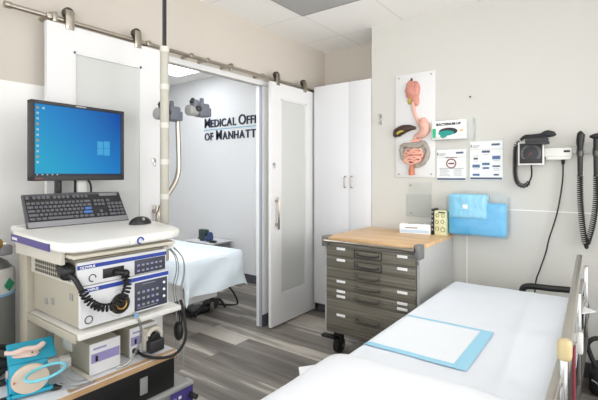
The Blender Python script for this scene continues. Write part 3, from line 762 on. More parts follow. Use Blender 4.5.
# ================================================================== STRETCHER BED
bd = thing('stretcher_bed', 'wheeled stretcher with steel side rail and black foot handle', 'bed', (-.5, 1.8, 0))
part('mattress', MB().prism(rrect(-.835, -.175, .46, 2.905, .05), 'z', .43, .573, .015), M['greyplas'], bd)
part('frame', MB().box(-.80, -.2, .5, 2.9, .37, .43, .01), M['midgrey'], bd)
part('pedestal', MB().box(-.65, -.35, 1.0, 2.4, .2, .37, .02).box(-.75, -.25, .7, 2.75, .13, .2, .02), M['grey'], bd)
for x, y in ((-.72, .78), (-.28, .78), (-.72, 2.68), (-.28, 2.68)):
    ct = part('caster', MB().box(x - .03, x + .03, y - .03, y + .03, .1, .14, .004), M['black'], bd)
    part('wheel', MB().cyl((x - .02, y, .055), (x + .02, y, .055), .055, n=20, bev=.006), M['rubber'], ct)
part('foot_handle', MB().tube([(-.46, 2.88, .39), (-.46, 3.0, .44), (-.46, 3.02, .545), (-.43, 3.02, .588), (-.3, 3.02, .596), (-.175, 3.02, .60), (-.13, 3.02, .565), (-.125, 3.0, .45), (-.17, 2.88, .39)], .02, 12, 6), M['black'], bd, 'black padded foot handle')
sr = part('side_rail', MB().box(-.136, -.108, 1.36, 2.90, .80, .845, .007, 2, mx=Matrix.Translation((-.122, 2.13, 0)) @ Matrix.Rotation(math.radians(1.7), 4, 'Z') @ Matrix.Translation((.122, -2.13, 0))), M['railsteel'], bd, 'brushed steel side rail')
part('end_cap', MB().box(-.120, -.084, 1.335, 1.375, .797, .855, .013, 4), M['gold'], sr, 'beige plastic end cap')
for k, (z, x) in enumerate(((.70, -.128), (.60, -.13))): part('rail_bar', MB().box(x - .012, x + .012, 1.0, 2.86, z - .016, z + .016, .005), M['railsteel'], sr)
for y in (1.16, 1.45, 2.15, 2.8): part('rail_post', MB().box(-.12, -.10, y - .018, y + .018, .40, .80 if y > 1.3 else .72, .004), M['chrome'], sr)
part('rail_bracket', MB().box(-.2, -.1, 1.1, 2.85, .385, .41, .004), M['darksteel'], sr)
part('red_strap', MB().box(-.097, -.09, 1.55, 1.6, .42, .76, .002), M['red'], sr, 'red strap')
s = cloth(-.858, -.165, .455, 2.915, .583, .045, .018, (.16, .14, .1, .16), .018, .004, .02, .05, 3)
for v in s.bm.verts:                      # the pressed fold running down the length of the sheet
    if v.co.z > .56:
        t_ = (v.co.y - 1.478) / (2.862 - 1.478); fxx = -.295 + (-.382 + .295) * t_
        v.co.z += .006 * math.exp(-((v.co.x - fxx) / .016) ** 2)
single('bed_sheet', s, M['sheet'], 'pale white paper sheet spread over the stretcher mattress', 'sheet')
# underpad
up = thing('underpad', 'white absorbent pad with light blue border on the stretcher', 'pad', (-.63, 1.81, .586))
def strip(x0, x1, y0, y1, z, n=6):
    mb = MB(); mb.box(x0, x1, y0, y1, z, z + .0015); return mb
padz = .5875
def padmesh(x0, x1, y0, y1, z):
    mb = MB(); bm = mb.bm; n = max(2, int((x1 - x0) / .02)); ny = max(1, int((y1 - y0) / .03)); rows_ = []
    for i in range(n + 1):
        r_ = []
        for j in range(ny + 1):
            x = x0 + (x1 - x0) * i / n; y = y0 + (y1 - y0) * j / ny
            e = max(0, -.825 - x)
            if e > 0:
                aa = min(e / .036, PI / 2); zz = z - .036 * (1 - math.cos(aa)) - max(0, e - .036 * PI / 2); xx = -.825 - .036 * math.sin(aa) - (.004 if aa >= PI / 2 else 0)
            else: xx, zz = x, z + .0015 * noise.noise(Vector((x * 9, y * 9, 1)))
            r_.append(bm.verts.new((xx, y, zz)))
        rows_.append(r_)
    for i in range(n):
        for j in range(ny): bm.faces.new((rows_[i][j], rows_[i + 1][j], rows_[i + 1][j + 1], rows_[i][j + 1]))
    return mb
part('absorbent_core', padmesh(-.895, -.43, 1.585, 2.04, padz), M['padw'], up)
part('border', padmesh(-.478, -.424, 1.58, 2.045, padz + .0015), M['padb'], up, 'light blue border strip')
part('border', padmesh(-.895, -.478, 2.025, 2.045, padz + .0015), M['padb'], up, 'light blue border strip')
part('border', padmesh(-.895, -.478, 1.58, 1.615, padz + .0015), M['padb'], up, 'light blue border strip')
# pillow
pl = MB(); bm = pl.bm; NX, NY = 26, 26
def pil(i, j, s):
    u = -1 + 2 * i / NX; v = -1 + 2 * j / NY
    hgt = (max(0, 1 - abs(u) ** 4)) ** .5 * (max(0, 1 - abs(v) ** 5)) ** .5
    x = -.53 + u * (.345 - .012 * (1 - v * v)); y = 1.04 + v * (.36 - .01 * (1 - u * u))
    y += .012 * u * (1 if v > 0 else 0)
    return (x, y, .594 + (.074 * hgt + .004 * noise.noise(Vector((x * 7, y * 7, 0))) if s > 0 else 0) + .001)
top = [[bm.verts.new(pil(i, j, 1)) for j in range(NY + 1)] for i in range(NX + 1)]
bot = [[top[i][j] if i in (0, NX) or j in (0, NY) else bm.verts.new(pil(i, j, -1)) for j in range(NY + 1)] for i in range(NX + 1)]
for i in range(NX):
    for j in range(NY):
        bm.faces.new((top[i][j], top[i + 1][j], top[i + 1][j + 1], top[i][j + 1]))
        q = (bot[i][j], bot[i][j + 1], bot[i + 1][j + 1], bot[i + 1][j])
        if len(set(q)) == 4:
            try: bm.faces.new(q)
            except ValueError: pass
pw_ = single('pillow', pl, M['pillow'], 'plain white pillow at the near end of the stretcher', 'pillow')
part('case_corner', MB().prism([(-.855, 1.30), (-.915, 1.215), (-.85, 1.14)], 'z', .598, .603, .001), M['pillow'], pw_)
t = thing('bed_control', 'small white hand control hooked on the outside of the steel side rail', 'remote control', (-.075, 1.62, .7))
part('body', MB().box(-.088, -.072, 1.62, 1.655, .725, .79, .005), M['whiteplas'], t)
part('hook', MB().box(-.102, -.086, 1.632, 1.646, .76, .785, .002), M['whiteplas'], t)
# white paper corner sticking out beyond the rail
fl = MB(); fl.prism([(-.16, 2.83), (-.06, 2.72), (-.15, 2.60)], 'z', .575, .578)
single('paper_corner', fl, M['paper'], 'loose white paper corner sticking out past the side rail', 'paper')
# bag on floor
t = thing('black_bag', 'black bag on the floor against the wall at the right edge', 'bag', (.02, 3.1, 0))
part('body', MB().box(-.105, .24, 2.99, 3.22, 0, .15, .04, 4).jitter(.008, 9), M['rubber'], t)
part('strap', MB().tube([(-.07, 3.08, .14), (-.10, 3.07, .22), (-.11, 3.05, .29), (-.05, 3.05, .33), (.10, 3.08, .26), (.18, 3.1, .14)], .014, 8, 5), M['black2'], t)
part('piping', MB().tube([(-.09, 2.985, .10), (0, 2.978, .07), (.2, 2.985, .09)], .004, 6, 5), M['midgrey'], t)

# ================================================================== ENDOSCOPY CART
ct = thing('endoscopy_cart', 'beige wheeled equipment cart with shelves in front of the left door', 'cart', (-1.8, .95, 0))
wt = [(-2.21, .73), (-2.21, 1.2), (-1.98, 1.24), (-1.81, 1.235), (-1.60, 1.175), (-1.52, 1.145), (-1.47, 1.10), (-1.452, 1.04), (-1.440, .86), (-1.438, .72), (-1.455, .66), (-1.50, .635), (-1.60, .632), (-1.93, .65), (-1.975, .66), (-2.0, .69), (-2.02, .73)]
part('worktop', MB().prism(wt, 'z', 1.040, 1.075, .011, 3), M['whiteplas'], ct, 'pale worktop')
part('worktop_skirt', MB().box(-1.97, -1.56, .668, .684, .985, 1.042, .003).box(-2.19, -1.56, 1.118, 1.134, .985, 1.042, .003).box(-2.19, -1.95, .74, 1.13, .985, 1.042), M['beige'], ct)
part('tray_runner', MB().box(-1.95, -1.58, .684, .70, 1.0, 1.03).box(-1.95, -1.58, 1.10, 1.118, 1.0, 1.03), M['black2'], ct, 'dark tray runners')
part('side_stripe', MB().prism([(-1.955, .651), (-1.955, .646), (-1.56, .6285), (-1.56, .634)], 'z', 1.04, 1.066), M['purple'], ct, 'purple side stripe')
text('lettering', 'OLYMPUS', .014, M['paper'], ct, (-1.94, .6448, 1.047), (1, -.0442, 0), (0, 0, 1), off=.0004)
part('front_grip', MB().box(-1.447, -1.432, .72, .86, 1.045, 1.073, .008, 3), M['whiteplas'], ct, 'moulded front grip')
part('round_emblem', MB().tube([(-1.4385, .905 + .012 * math.cos(q * PI / 8), 1.056 + .012 * math.sin(q * PI / 8)) for q in range(13)], .003, 6), M['blue'], ct, 'round blue emblem')
part('pull_out_tray', MB().box(-1.95, -1.505, .687, 1.115, 1.008, 1.022, .004), M['cream'], ct, 'cream pull-out tray')
for y0, y1 in ((.715, .80), (1.125, 1.205)):
    part('post', MB().box(-2.075, -1.99, y0, y1, .12, 1.035, .006), M['beigeside'], ct)
part('shelf', MB().box(-1.99, -1.545, .725, 1.175, .70, .722, .004), M['whiteplas'], ct)
part('shelf_lip', MB().box(-1.99, -1.56, .715, .725, .69, .722, .003), M['beigeside'], ct)
part('shelf_bracket', MB().box(-1.66, -1.585, .717, .722, .655, .692, .003), M['midgrey'], ct, 'small grey bracket plate')
part('shelf', MB().box(-1.985, -1.552, .40, 1.165, .498, .52, .003), M['lam'], ct, 'wide white lower shelf')
part('edge_strip', MB().box(-1.5525, -1.549, .40, 1.165, .499, .519).box(-1.585, -1.56, .70, 1.165, .5195, .5208), M['edgewood'], ct, 'oak coloured edge strip')
part('shelf_support', MB().box(-1.97, -1.60, .42, .44, .19, .498), M['beigeside'], ct)
part('base', MB().box(-2.08, -1.54, .73, 1.27, .13, .19, .012).box(-1.98, -1.54, .42, .74, .13, .19, .012), M['beige'], ct)
for x, y in ((-1.92, .5), (-1.6, .5), (-2.02, 1.2), (-1.6, 1.2)):
    cc = part('caster', MB().box(x - .03, x + .03, y - .03, y + .03, .09, .13, .004), M['black'], ct)
    part('wheel', MB().cyl((x - .02, y, .055), (x + .02, y, .055), .055, n=20, bev=.006), M['rubber'], cc)
# scope hanger on the cart
hx = -1.95
pole = MB().tube([(hx, 1.205, .90), (hx, 1.31, .90), (hx, 1.325, .96), (hx, 1.33, 1.07), (hx, 1.345, 1.12), (hx, 1.39, 1.195), (hx, 1.44, 1.265), (hx, 1.462, 1.33), (hx, 1.464, 1.42), (hx, 1.455, 1.64)], .0135, 12, 6)
hg = part('scope_hanger', pole, M['steel'], ct, 'bent steel hanger pole')
part('collar', MB().cyl((hx, 1.455, 1.62), (hx, 1.455, 1.672), .021, n=16, bev=.003), M['whiteplas'], hg, 'white collar')
def clampm(yc, zc, s):
    m_ = MB()
    m_.cyl((hx, yc - .07, zc - .005), (hx, yc + .06, zc - .005), .03, .024, 16, .008)
    m_.box(hx - .035, hx + .03, yc + .0, yc + .075, zc - .035, zc + .045, .012, 3)
    m_.box(hx - .02, hx + .02, yc + .06, yc + .095, zc - .03, zc + .025, .008, 2)
    m_.box(hx - .02, hx + .03, yc - .045, yc - .005, zc + .01, zc + .06, .01, 2)
    m_.cyl((hx + .01, yc + .025, zc + .04), (hx + .01, yc + .025, zc + .075), .014, .012, 12, .003)
    return m_
for (yc, zc) in ((1.385, 1.640), (1.595, 1.685)):
    cl = part('scope_clamp', clampm(yc, zc, 1), M['greyplas'], hg, 'grey plastic scope clamp')
    part('knob', MB().cyl((hx + .028, yc - .02, zc + .005), (hx + .05, yc - .02, zc + .005), .017, n=14, bev=.004).cyl((hx + .01, yc - .05, zc + .04), (hx + .01, yc - .035, zc + .06), .014, n=12), M['black2'], hg, 'dark knob')
    part('clamp_barrel', MB().cyl((hx + .006, yc - .074, zc - .006), (hx + .006, yc - .01, zc - .006), .0315, .029, 18, .006), M['midgrey'], hg, 'pale grey clamp barrel')

# cable drop from the ceiling
t = thing('cable_drop', 'beige wrapped cable hanging from the ceiling behind the cart', 'cable', (-1.86, 1.308, .8))
part('sleeve', MB().cyl((-1.86, 1.308, .86), (-1.86, 1.308, 1.973), .0225, n=18, bev=.004), M['sleeve'], t, 'beige sleeve')
for z in (.98, 1.18, 1.36, 1.55, 1.75, 1.945):
    part('tape_band', MB().cyl((-1.86, 1.308, z), (-1.86, 1.308, z + .028), .0242, n=18), M['tape'], t, 'white tape band')
part('wire', MB().tube([(-1.86, 1.301, 1.95), (-1.86, 1.301, ZC)], .0055, 8), M['black2'], t, 'dark wire')
part('wire', MB().tube([(-1.865, 1.317, 1.95), (-1.865, 1.317, ZC)], .0055, 8), M['black2'], t, 'dark wire')
part('tail', MB().tube([(-1.86, 1.308, .87), (-1.88, 1.30, .80), (-1.93, 1.26, .76), (-1.98, 1.19, .76)], .012, 8, 5), M['sleeve'], t)

# monitor
mo = thing('monitor', 'black-framed monitor showing a blue desktop, on the cart', 'monitor', (-2.12, 1.0, 1.075))
mrot = Matrix.Translation((-2.105, .996, 1.464)) @ Matrix.Rotation(math.radians(3.0), 4, 'Z')
def mb_box(mb, a0, a1, b0, b1, d0, d1, bev=0): return mb.box(d0, d1, a0, a1, b0, b1, bev, 2, mx=mrot)
W2, H2 = .230, .185
f = MB(); mb_box(f, -W2, W2, H2 - .016, H2, -.03, .012, .003); mb_box(f, -W2, W2, -H2, -H2 + .024, -.03, .012, .003); mb_box(f, -W2, -W2 + .016, -H2, H2, -.03, .012, .003); mb_box(f, W2 - .016, W2, -H2, H2, -.03, .012, .003)
part('bezel', f, M['black2'], mo)
f = MB(); mb_box(f, -W2 + .01, W2 - .01, -H2 + .01, H2 - .01, -.05, .0, .004); part('back_shell', f, M['black'], mo)
f = MB(); mb_box(f, -W2 + .016, W2 - .016, -H2 + .024, H2 - .016, .0, .004); sc = part('screen', f, M['screen'], mo, 'blue desktop picture')
lo = MB()
lx, lz, ls = .115, -.02, .032
for dx in (0, 1):
    for dz in (0, 1):
        k0, k1 = (1.0, 1.08) if dx == 0 else (1.08, 1.16)
        y_0 = lx + (dx * 1.06 - 1) * ls * 1.05 + .002; y_1 = y_0 + ls
        mb_box(lo, y_0, y_1, lz + (.001 if dz else -ls * k1), lz + (ls * k1 if dz else -.001), .004, .0045)
part('window_logo', lo, M['logo'], sc, 'pale blue four-pane window logo')
f = MB(); mb_box(f, -W2 + .016, W2 - .016, -H2 + .024, -H2 + .034, .004, .0046); part('taskbar', f, M['bar'], sc, 'dark taskbar')
for k in range(12):
    f = MB(); z_ = H2 - .034 - k * .025 if k < 11 else H2 - .034; y_ = -W2 + .03 if k < 11 else -W2 + .055
    mb_box(f, y_ - .005, y_ + .005, z_ - .005, z_ + .005, .004, .0046); part('desktop_icon', f, M['icon'] if k % 3 else M['icon2'], sc)
for k in range(5):
    f = MB(); y_ = -W2 + .028 + k * .022; mb_box(f, y_ - .003, y_ + .003, -H2 + .026, -H2 + .032, .0046, .005); part('taskbar_icon', f, M['icon'], sc)
f = MB(); mb_box(f, -.03, .02, H2 - .011, H2 - .004, .012, .0128); part('maker_mark', f, M['midgrey'], mo)
f = MB(); mb_box(f, -.215, -.18, -H2 + .008, -H2 + .013, .012, .0128); part('badge', f, M['maroon'], mo)
part('stand', MB().box(-2.185, -2.155, .905, .93, 1.075, 1.45, .004).box(-2.2, -2.10, .84, 1.06, 1.075, 1.09, .004).box(-2.16, -2.13, .895, .94, 1.40, 1.47), M['black'], mo)
part('stand_bracket', MB().box(-2.175, -2.15, 1.0, 1.05, 1.09, 1.28, .004), M['whiteplas'], mo)
part('video_cable', MB().tube([(-2.15, .99, 1.31), (-2.14, .985, 1.25), (-2.15, .99, 1.18), (-2.17, 1.0, 1.09)], .006, 7, 5).tube([(-2.15, 1.04, 1.3), (-2.13, 1.06, 1.24), (-2.16, 1.06, 1.09)], .005, 7, 5), M['rubber'], mo)

# keyboard leaning steeply against the stand
KB = Vector((-1.984, .717, 1.0755)); tilt = math.radians(61)
kb = thing('keyboard', 'dark silver keyboard propped up under the monitor', 'keyboard', KB)
ky = Vector((.03, 1, 0)).normalized()                      # along the keyboard
ku = Vector((-math.cos(tilt), 0, math.sin(tilt)))          # up the keyboard
kn = ky.cross(ku).normalized()
if kn.x < 0: kn = -kn
KM = Matrix((( ky.x, ku.x, kn.x, KB.x), (ky.y, ku.y, kn.y, KB.y), (ky.z, ku.z, kn.z, KB.z), (0, 0, 0, 1)))
part('case', MB().prism([(.0, .0), (.458, .0), (.447, .165), (.24, .170), (.006, .165)], 'z', -.018, .0, .003), M['kbcase'], kb)
for o_ in (kb.children[-1],):
    for v in o_.data.vertices: v.co = (KM @ (v.co + KB)) - KB
def kpart(name, mb, m, parent, label=None):
    bmesh.ops.transform(mb.bm, matrix=KM, verts=mb.bm.verts)
    return part(name, mb, m, parent, label)
kpart('key_bed', MB().box(.012, .446, .032, .153, .0, .002), M['black'], kb)
kpart('palm_strip', MB().box(.004, .452, .003, .029, .0, .003, .001), M['palm'], kb, 'silver palm strip')
kpart('status_strip', MB().box(.34, .43, .143, .158, .0, .003), M['silver'], kb)
nk = 0
def key(x, y, w_, m='keyc'):
    global nk
    if nk >= 100: return
    nk += 1
    kpart('key', MB().box(x, x + w_ - .0042, y, y + .0138, .002, .0085, .0022, 1), M[m], kb, 'blue key' if m == 'keyblue' else None)
P_ = .0188
# rows from the bottom
x = .014
for w_ in (.026, .022, .024, .112, .024, .022, .022, .026): key(x, .034, w_); x += w_
x = .014
for w_ in [.042] + [P_] * 10 + [.046]: key(x, .034 + P_, w_, 'keyblue' if w_ == .046 else 'keyc'); x += w_
x = .014
for w_ in [.033] + [P_] * 11 + [.036]: key(x, .034 + 2 * P_, w_, 'keyblue' if w_ == .036 else 'keyc'); x += w_
x = .014
for w_ in [.028] + [P_] * 12 + [.024]: key(x, .034 + 3 * P_, w_); x += w_
x = .014
for w_ in [P_] * 13 + [.032]: key(x, .034 + 4 * P_, w_); x += w_
x = .014
for k in range(13):
    key(x, .137, .018); x += .0188 + (.009 if k in (0, 4, 8) else 0)
nav = .302
for (c_, r_) in ((0, 0), (1, 0), (2, 0), (1, 1), (0, 3), (1, 3), (2, 3), (0, 4), (1, 4), (2, 4)): key(nav + c_ * .0185, .034 + r_ * P_, .0185)
npx = .366
for r_ in range(5):
    for c_ in range(4):
        if r_ == 0 and c_ == 1: continue
        key(npx + c_ * .0195, .034 + r_ * P_, .0195 * (2 if (r_ == 0 and c_ == 0) else 1))
# mouse
m_ = MB().sphere((-1.772, 1.113, 1.076), (.032, .056, .036), 20)
for v in list(m_.bm.verts):
    if v.co.z < 1.0765: v.co.z = 1.0765
ms = thing('mouse', 'black computer mouse on the right end of the cart worktop', 'mouse', (-1.772, 1.113, 1.0765))
part('body', m_, M['black'], ms)
part('scroll_wheel', MB().cyl((-1.748, 1.108, 1.10), (-1.748, 1.118, 1.10), .007, n=12), M['midgrey'], ms)

# video processor (upper) and light source (lower)
vp = thing('video_processor', 'slim white processor on top of the light source, blue stripe along its front', 'medical device', (-1.78, .91, .893))
part('casing', MB().box(-2.03 + .045, -1.575, .73, 1.105, .893, .982, .004), M['beige'], vp)
part('side_grille', MB().box(-1.94, -1.62, .7285, .7305, .905, .972), M['vents'], vp, 'perforated side grille')
part('front_panel', MB().box(-1.578, -1.562, .726, 1.108, .893, .984, .004), M['eqwhite'], vp)
part('front_stripe', MB().box(-1.5635, -1.5605, .727, 1.107, .957, .972), M['blue'], vp, 'blue stripe')
text('lettering', 'OLYMPUS', .013, M['paper'], vp, (-1.5602, .735, .9595), (0, 1, 0), (0, 0, 1), off=.0004)
pn = part('control_panel', MB().box(-1.5625, -1.5595, .955, 1.10, .897, .955, .001), M['panel'], vp, 'slate control panel')
for k in range(12): part('button', MB().box(-1.5597, -1.5575, .965 + (k % 6) * .021, .977 + (k % 6) * .021, .907 + (k // 6) * .022, .915 + (k // 6) * .022, .001), M['ink'] if k % 3 else M['lilac'], pn)
part('socket', MB().box(-1.5625, -1.5595, .822, .908, .908, .945, .001), M['black'], vp, 'black socket')
part('power_ring', MB().tube([(-1.561, .782 + .013 * math.cos(q * PI / 9), .919 + .013 * math.sin(q * PI / 9)) for q in range(15)], .002, 6), M['darksteel'], vp)
part('top_cover', MB().box(-1.985, -1.6, .74, 1.1, .9815, .985), M['cream'], vp)
ls_ = thing('light_source', 'large white light source unit under the slim processor on the middle shelf', 'medical device', (-1.78, .92, .722))
part('casing', MB().box(-1.985, -1.575, .742, 1.115, .734, .891, .004), M['beigeside'], ls_)
for x in (-1.95, -1.62):
    for y in (.77, 1.085): part('foot', MB().cyl((x, y, .722), (x, y, .735), .013, n=12), M['black'], ls_)
part('front_panel', MB().box(-1.578, -1.562, .736, 1.118, .736, .891, .005), M['eqwhite'], ls_)
part('front_stripe', MB().box(-1.5635, -1.5605, .738, 1.117, .868, .884), M['blue'], ls_, 'blue stripe')
text('lettering', 'OLYMPUS', .0135, M['paper'], ls_, (-1.5602, .745, .8715), (0, 1, 0), (0, 0, 1), off=.0004)
pn = part('control_panel', MB().box(-1.5625, -1.5595, .955, 1.11, .745, .862, .001), M['panel'], ls_, 'slate control panel')
for k in range(15):
    yy = .972 + (k % 5) * .022; zz = .768 + (k // 5) * .026
    part('button', MB().box(-1.5597, -1.5575, yy - .006, yy + .006, zz - .005, zz + .005, .001), M['ink'] if k % 4 else M['lilac'], pn)
for k in range(3): part('lamp_key', MB().cyl((-1.5597, 1.093, .78 + k * .03), (-1.5572, 1.093, .78 + k * .03), .006, n=10), M['paper'], pn)
part('print_line', MB().box(-1.5597, -1.559, .965, 1.06, .754, .757), M['ink'], pn)
part('print_line', MB().box(-1.5597, -1.559, .99, 1.05, .851, .853), M['ink'], pn)
sk = part('scope_socket', MB().cyl((-1.565, .885, .80), (-1.548, .885, .80), .054, .048, 28, .004), M['eqwhite'], ls_, 'round metal scope socket')
part('socket_bezel', MB().cyl((-1.55, .885, .80), (-1.542, .885, .80), .041, .039, 24, .002), M['darksteel'], sk, 'dark metal bezel')
part('socket_core', MB().cyl((-1.55, .885, .80), (-1.536, .885, .80), .033, .028, 24, .003), M['black'], sk, 'dark socket core')
part('core_ring', MB().tube([(-1.537, .885 + .02 * math.cos(q * PI / 10), .80 + .02 * math.sin(q * PI / 10)) for q in range(20)], .004, 6, closed=True), M['brass'], sk)
part('power_ring', MB().tube([(-1.561, .768 + .014 * math.cos(q * PI / 9), .765 + .014 * math.sin(q * PI / 9)) for q in range(18)], .002, 6, closed=True), M['darksteel'], ls_)
for (x, z) in ((-1.64, .845), (-1.8, .80), (-1.86, .79)): part('side_catch', MB().box(x - .012, x + .012, .7385, .7425, z - .015, z + .01, .001), M['midgrey'], ls_)
# coiled video cable with its plugs
cb = thing('coiled_cable', 'black coiled cable drooping across the fronts of the two processors', 'cable', (-1.52, .85, .8))
part('coil', MB().coil([(-1.545, .735, .885), (-1.52, .75, .845), (-1.515, .79, .815), (-1.51, .835, .81), (-1.515, .88, .835), (-1.53, .905, .875), (-1.545, .90, .915)], .0125, .0045, 21), M['rubber'], cb)
part('left_plug', MB().cyl((-1.66, .715, .96), (-1.58, .70, .945), .022, .026, 14, .005).tube([(-1.585, .70, .945), (-1.56, .715, .93), (-1.548, .735, .885)], .010, 8, 4).sphere((-1.60, .705, .955), (.034, .03, .03), 14), M['black'], cb, 'black connector plug')
part('right_plug', MB().cyl((-1.561, .872, .925), (-1.53, .895, .922), .014, .012, 12, .003).sphere((-1.535, .90, .918), .016, 12), M['black'], cb)

# boxes on the lower shelf
def small_box(name, label, y0, y1, x0, xb, z1, ttl):
    t = thing(name, label, 'medical device', ((x0 + xb) / 2, (y0 + y1) / 2, .5205), 'small beige units on the lower shelf')
    part('casing', MB().box(xb, x0 - .008, y0, y1, .525, z1, .003), M['beigeside'], t)
    part('foot', MB().box(xb + .02, x0 - .03, y0 + .01, y1 - .01, .5208, .526), M['black'], t)
    part('front_panel', MB().box(x0 - .009, x0, y0 - .001, y1 + .001, .524, z1 + .001, .002), M['eqwhite'], t)
    h_ = z1 - .525
    part('lilac_label', MB().box(x0 - .0005, x0 + .001, y0 + .004, y1 - .004, .525 + h_ * .38, .525 + h_ * .68), M['lilac'], t, 'lilac label')
    part('switch', MB().box(x0, x0 + .003, y0 + .02, y0 + .03, .525 + h_ * .42, .525 + h_ * .6, .001), M['black'], t)
    part('lettering', MB().box(x0, x0 + .0006, y0 + .012, y0 + .065, .525 + h_ * .8, .525 + h_ * .86), M['lilac'], t)
    return t
small_box('instrument_unit', 'beige unit with lilac label on the lower shelf, nearer the blue device', .80, .923, -1.615, -1.93, .645, 'a')
b2 = small_box('flushing_pump', 'beige pump unit with black roller head, right end of the lower shelf', .985, 1.115, -1.645, -1.93, .645, 'b')
ph = MB().box(-1.645, -1.615, 1.035, 1.115, .54, .635, .008, 2); 
hd = part('pump_head', ph, M['cream'], b2, 'cream pump head')
part('roller_arc', MB().tube([(-1.605, 1.075 + .034 * math.cos(math.radians(q)), .598 + .034 * math.sin(math.radians(q))) for q in range(10, 175, 15)], .011, 10), M['cream'], hd)
part('roller', MB().cyl((-1.618, 1.075, .592), (-1.59, 1.075, .592), .024, n=20, bev=.003), M['black'], hd)
part('latch_cover', MB().box(-1.615, -1.578, 1.04, 1.112, .535, .588, .008, 3), M['black2'], hd, 'charcoal cover')
part('outlet_knob', MB().cyl((-1.645, .985 + .02, .548), (-1.622, .985 + .02, .548), .012, n=14, bev=.002), M['black'], b2)
cb = MB().tube([(-1.63, 1.005, .548), (-1.58, 1.02, .535), (-1.53, 1.06, .528), (-1.50, 1.11, .535), (-1.50, 1.16, .58), (-1.52, 1.175, .65), (-1.545, 1.18, .715), (-1.56, 1.18, .74)], .0065, 8, 6)
single('pump_cable', cb, M['rubber'], 'black cable looping from the pump unit up to the middle shelf', 'cable')
tb = MB().tube([(-1.548, .95, .742), (-1.538, .965, .70), (-1.545, .97, .63), (-1.57, .955, .56), (-1.59, .93, .528), (-1.6, .90, .526)], .0055, 8, 6)
tb.cyl((-1.553, .945, .74), (-1.535, .945, .74), .008, n=10)
single('water_tube', tb, M['tubing'], 'clear tube hanging in front of the small beige units', 'tube')
part('connector', MB().cyl((-1.535, .945, .74), (-1.528, .945, .74), .009, n=10), M['tagblue'], bpy.data.objects['water_tube'], 'blue connector')

# cables and a black pedal hanging at the right side of the cart
def bundle(label, col, offs, r):
    mb = MB()
    for (dx, dy, zlow) in offs:
        mb.tube([(-1.66 + dx, 1.178 + dy * .3, .98), (-1.60 + dx, 1.19 + dy, .93), (-1.62 + dx, 1.215 + dy, .85), (-1.63 + dx, 1.205 + dy, .77), (-1.60 + dx, 1.20 + dy, .66), (-1.61 + dx, 1.205 + dy, zlow)], r, 6, 5)
    return mb
hb = part('cable_hook', MB().box(-1.70, -1.60, 1.12, 1.178, .972, .984, .003).tube([(-1.65, 1.12, .985), (-1.65, 1.175, .99), (-1.65, 1.2, .975)], .006, 8, 3), M['whiteplas'], ct, 'white cable hook')
single('grey_cables', bundle('', '', [(.0, .0, .45), (.03, .008, .42), (-.03, .01, .5), (.05, -.004, .55)], .0028), M['midgrey'], 'bundle of thin grey leads hanging at the right side of the cart', 'cable')
t = MB().tube([(-1.60, 1.195, .72), (-1.598, 1.205, .62), (-1.60, 1.20, .575)], .004, 6, 3).sphere((-1.60, 1.20, .585), (.028, .018, .045), 14).tube([(-1.575, 1.19, .70), (-1.575, 1.20, .64), (-1.595, 1.20, .59)], .004, 6, 3)
t.tube([(-1.60, 1.195, .72), (-1.59, 1.178, .722)], .004, 6).tube([(-1.575, 1.19, .70), (-1.575, 1.178, .721)], .004, 6)
single('hand_switch', t, M['black'], 'black oval hand switch hanging below the middle shelf of the cart', 'switch')

# black case and grey device at the bottom of the cart
bc = thing('black_case', 'black case with a metal latch tucked under the white lower shelf', 'case', (-1.77, .95, .36))
part('body', MB().box(-1.97, -1.572, .70, 1.158, .352, .494, .005), M['black'], bc)
part('latch', MB().box(-1.573, -1.567, .985, 1.02, .385, .455, .002), M['midgrey'], bc, 'grey metal latch')
gd = thing('grey_device', 'grey unit with a purple key panel under the black case', 'medical device', (-1.77, 1.0, .19))
part('casing', MB().box(-1.97, -1.56, .72, 1.245, .192, .352, .008), M['midgrey'], gd)
part('top_tray', MB().box(-1.60, -1.552, .72, 1.25, .335, .3515, .003), M['grey'], gd)
pn = part('key_panel', MB().box(-1.5515, -1.548, 1.12, 1.242, .2, .335, .002), M['purple'], gd, 'purple key panel')
for k in range(8): part('key', MB().box(-1.5482, -1.546, 1.135 + (k % 2) * .026, 1.15 + (k % 2) * .026, .222 + (k // 2) * .026, .235 + (k // 2) * .026, .001), M['paper'] if k % 2 else M['lilac'], pn)
part('plug', MB().cyl((-1.548, 1.225, .30), (-1.51, 1.235, .292), .012, n=12, bev=.003), M['black'], gd)
part('side_handle', MB().box(-1.5525, -1.549, .95, 1.06, .26, .30, .001), M['cream'], gd)

# blue device
bl = thing('blue_training_device', 'cyan plastic stand with cream disc and bone model on the white shelf', 'medical model', (-1.70, .6, .52))
rz = Matrix.Translation((-1.70, .615, .5205)) @ Matrix.Rotation(math.radians(-16), 4, 'Z') @ Matrix.Diagonal((.88, .88, .76, 1))
def bmx(mb): bmesh.ops.transform(mb.bm, matrix=rz, verts=mb.bm.verts); return mb
part('base_rail', bmx(MB().box(.05, .075, -.075, .085, .012, .03, .006).box(-.13, -.105, -.075, .085, .012, .03, .006).box(-.13, .075, -.07, -.05, .012, .03, .006)), M['cyan'], bl)
for (x, y) in ((.062, -.085), (.062, .095), (-.118, -.085)): part('foot', bmx(MB().sphere((x, y, .014), (.018, .028, .0135), 12)), M['black'], bl, 'black rubber foot')
part('body', bmx(MB().prism([(-.12, .028), (.055, .028), (.055, .10), (.03, .155), (-.12, .185)], 'y', -.065, .07, .008)), M['cyan'], bl)
part('top_plate', bmx(MB().prism([(-.125, .19), (-.125, .182), (.035, .152), (.04, .158)], 'y', -.07, .10, .002)), M['cyan'], bl)
dsk = part('disc', bmx(MB().cyl((.055, .005, .088), (.078, .005, .088), .066, .066, 36, .005)), M['disc'], bl, 'cream round disc')
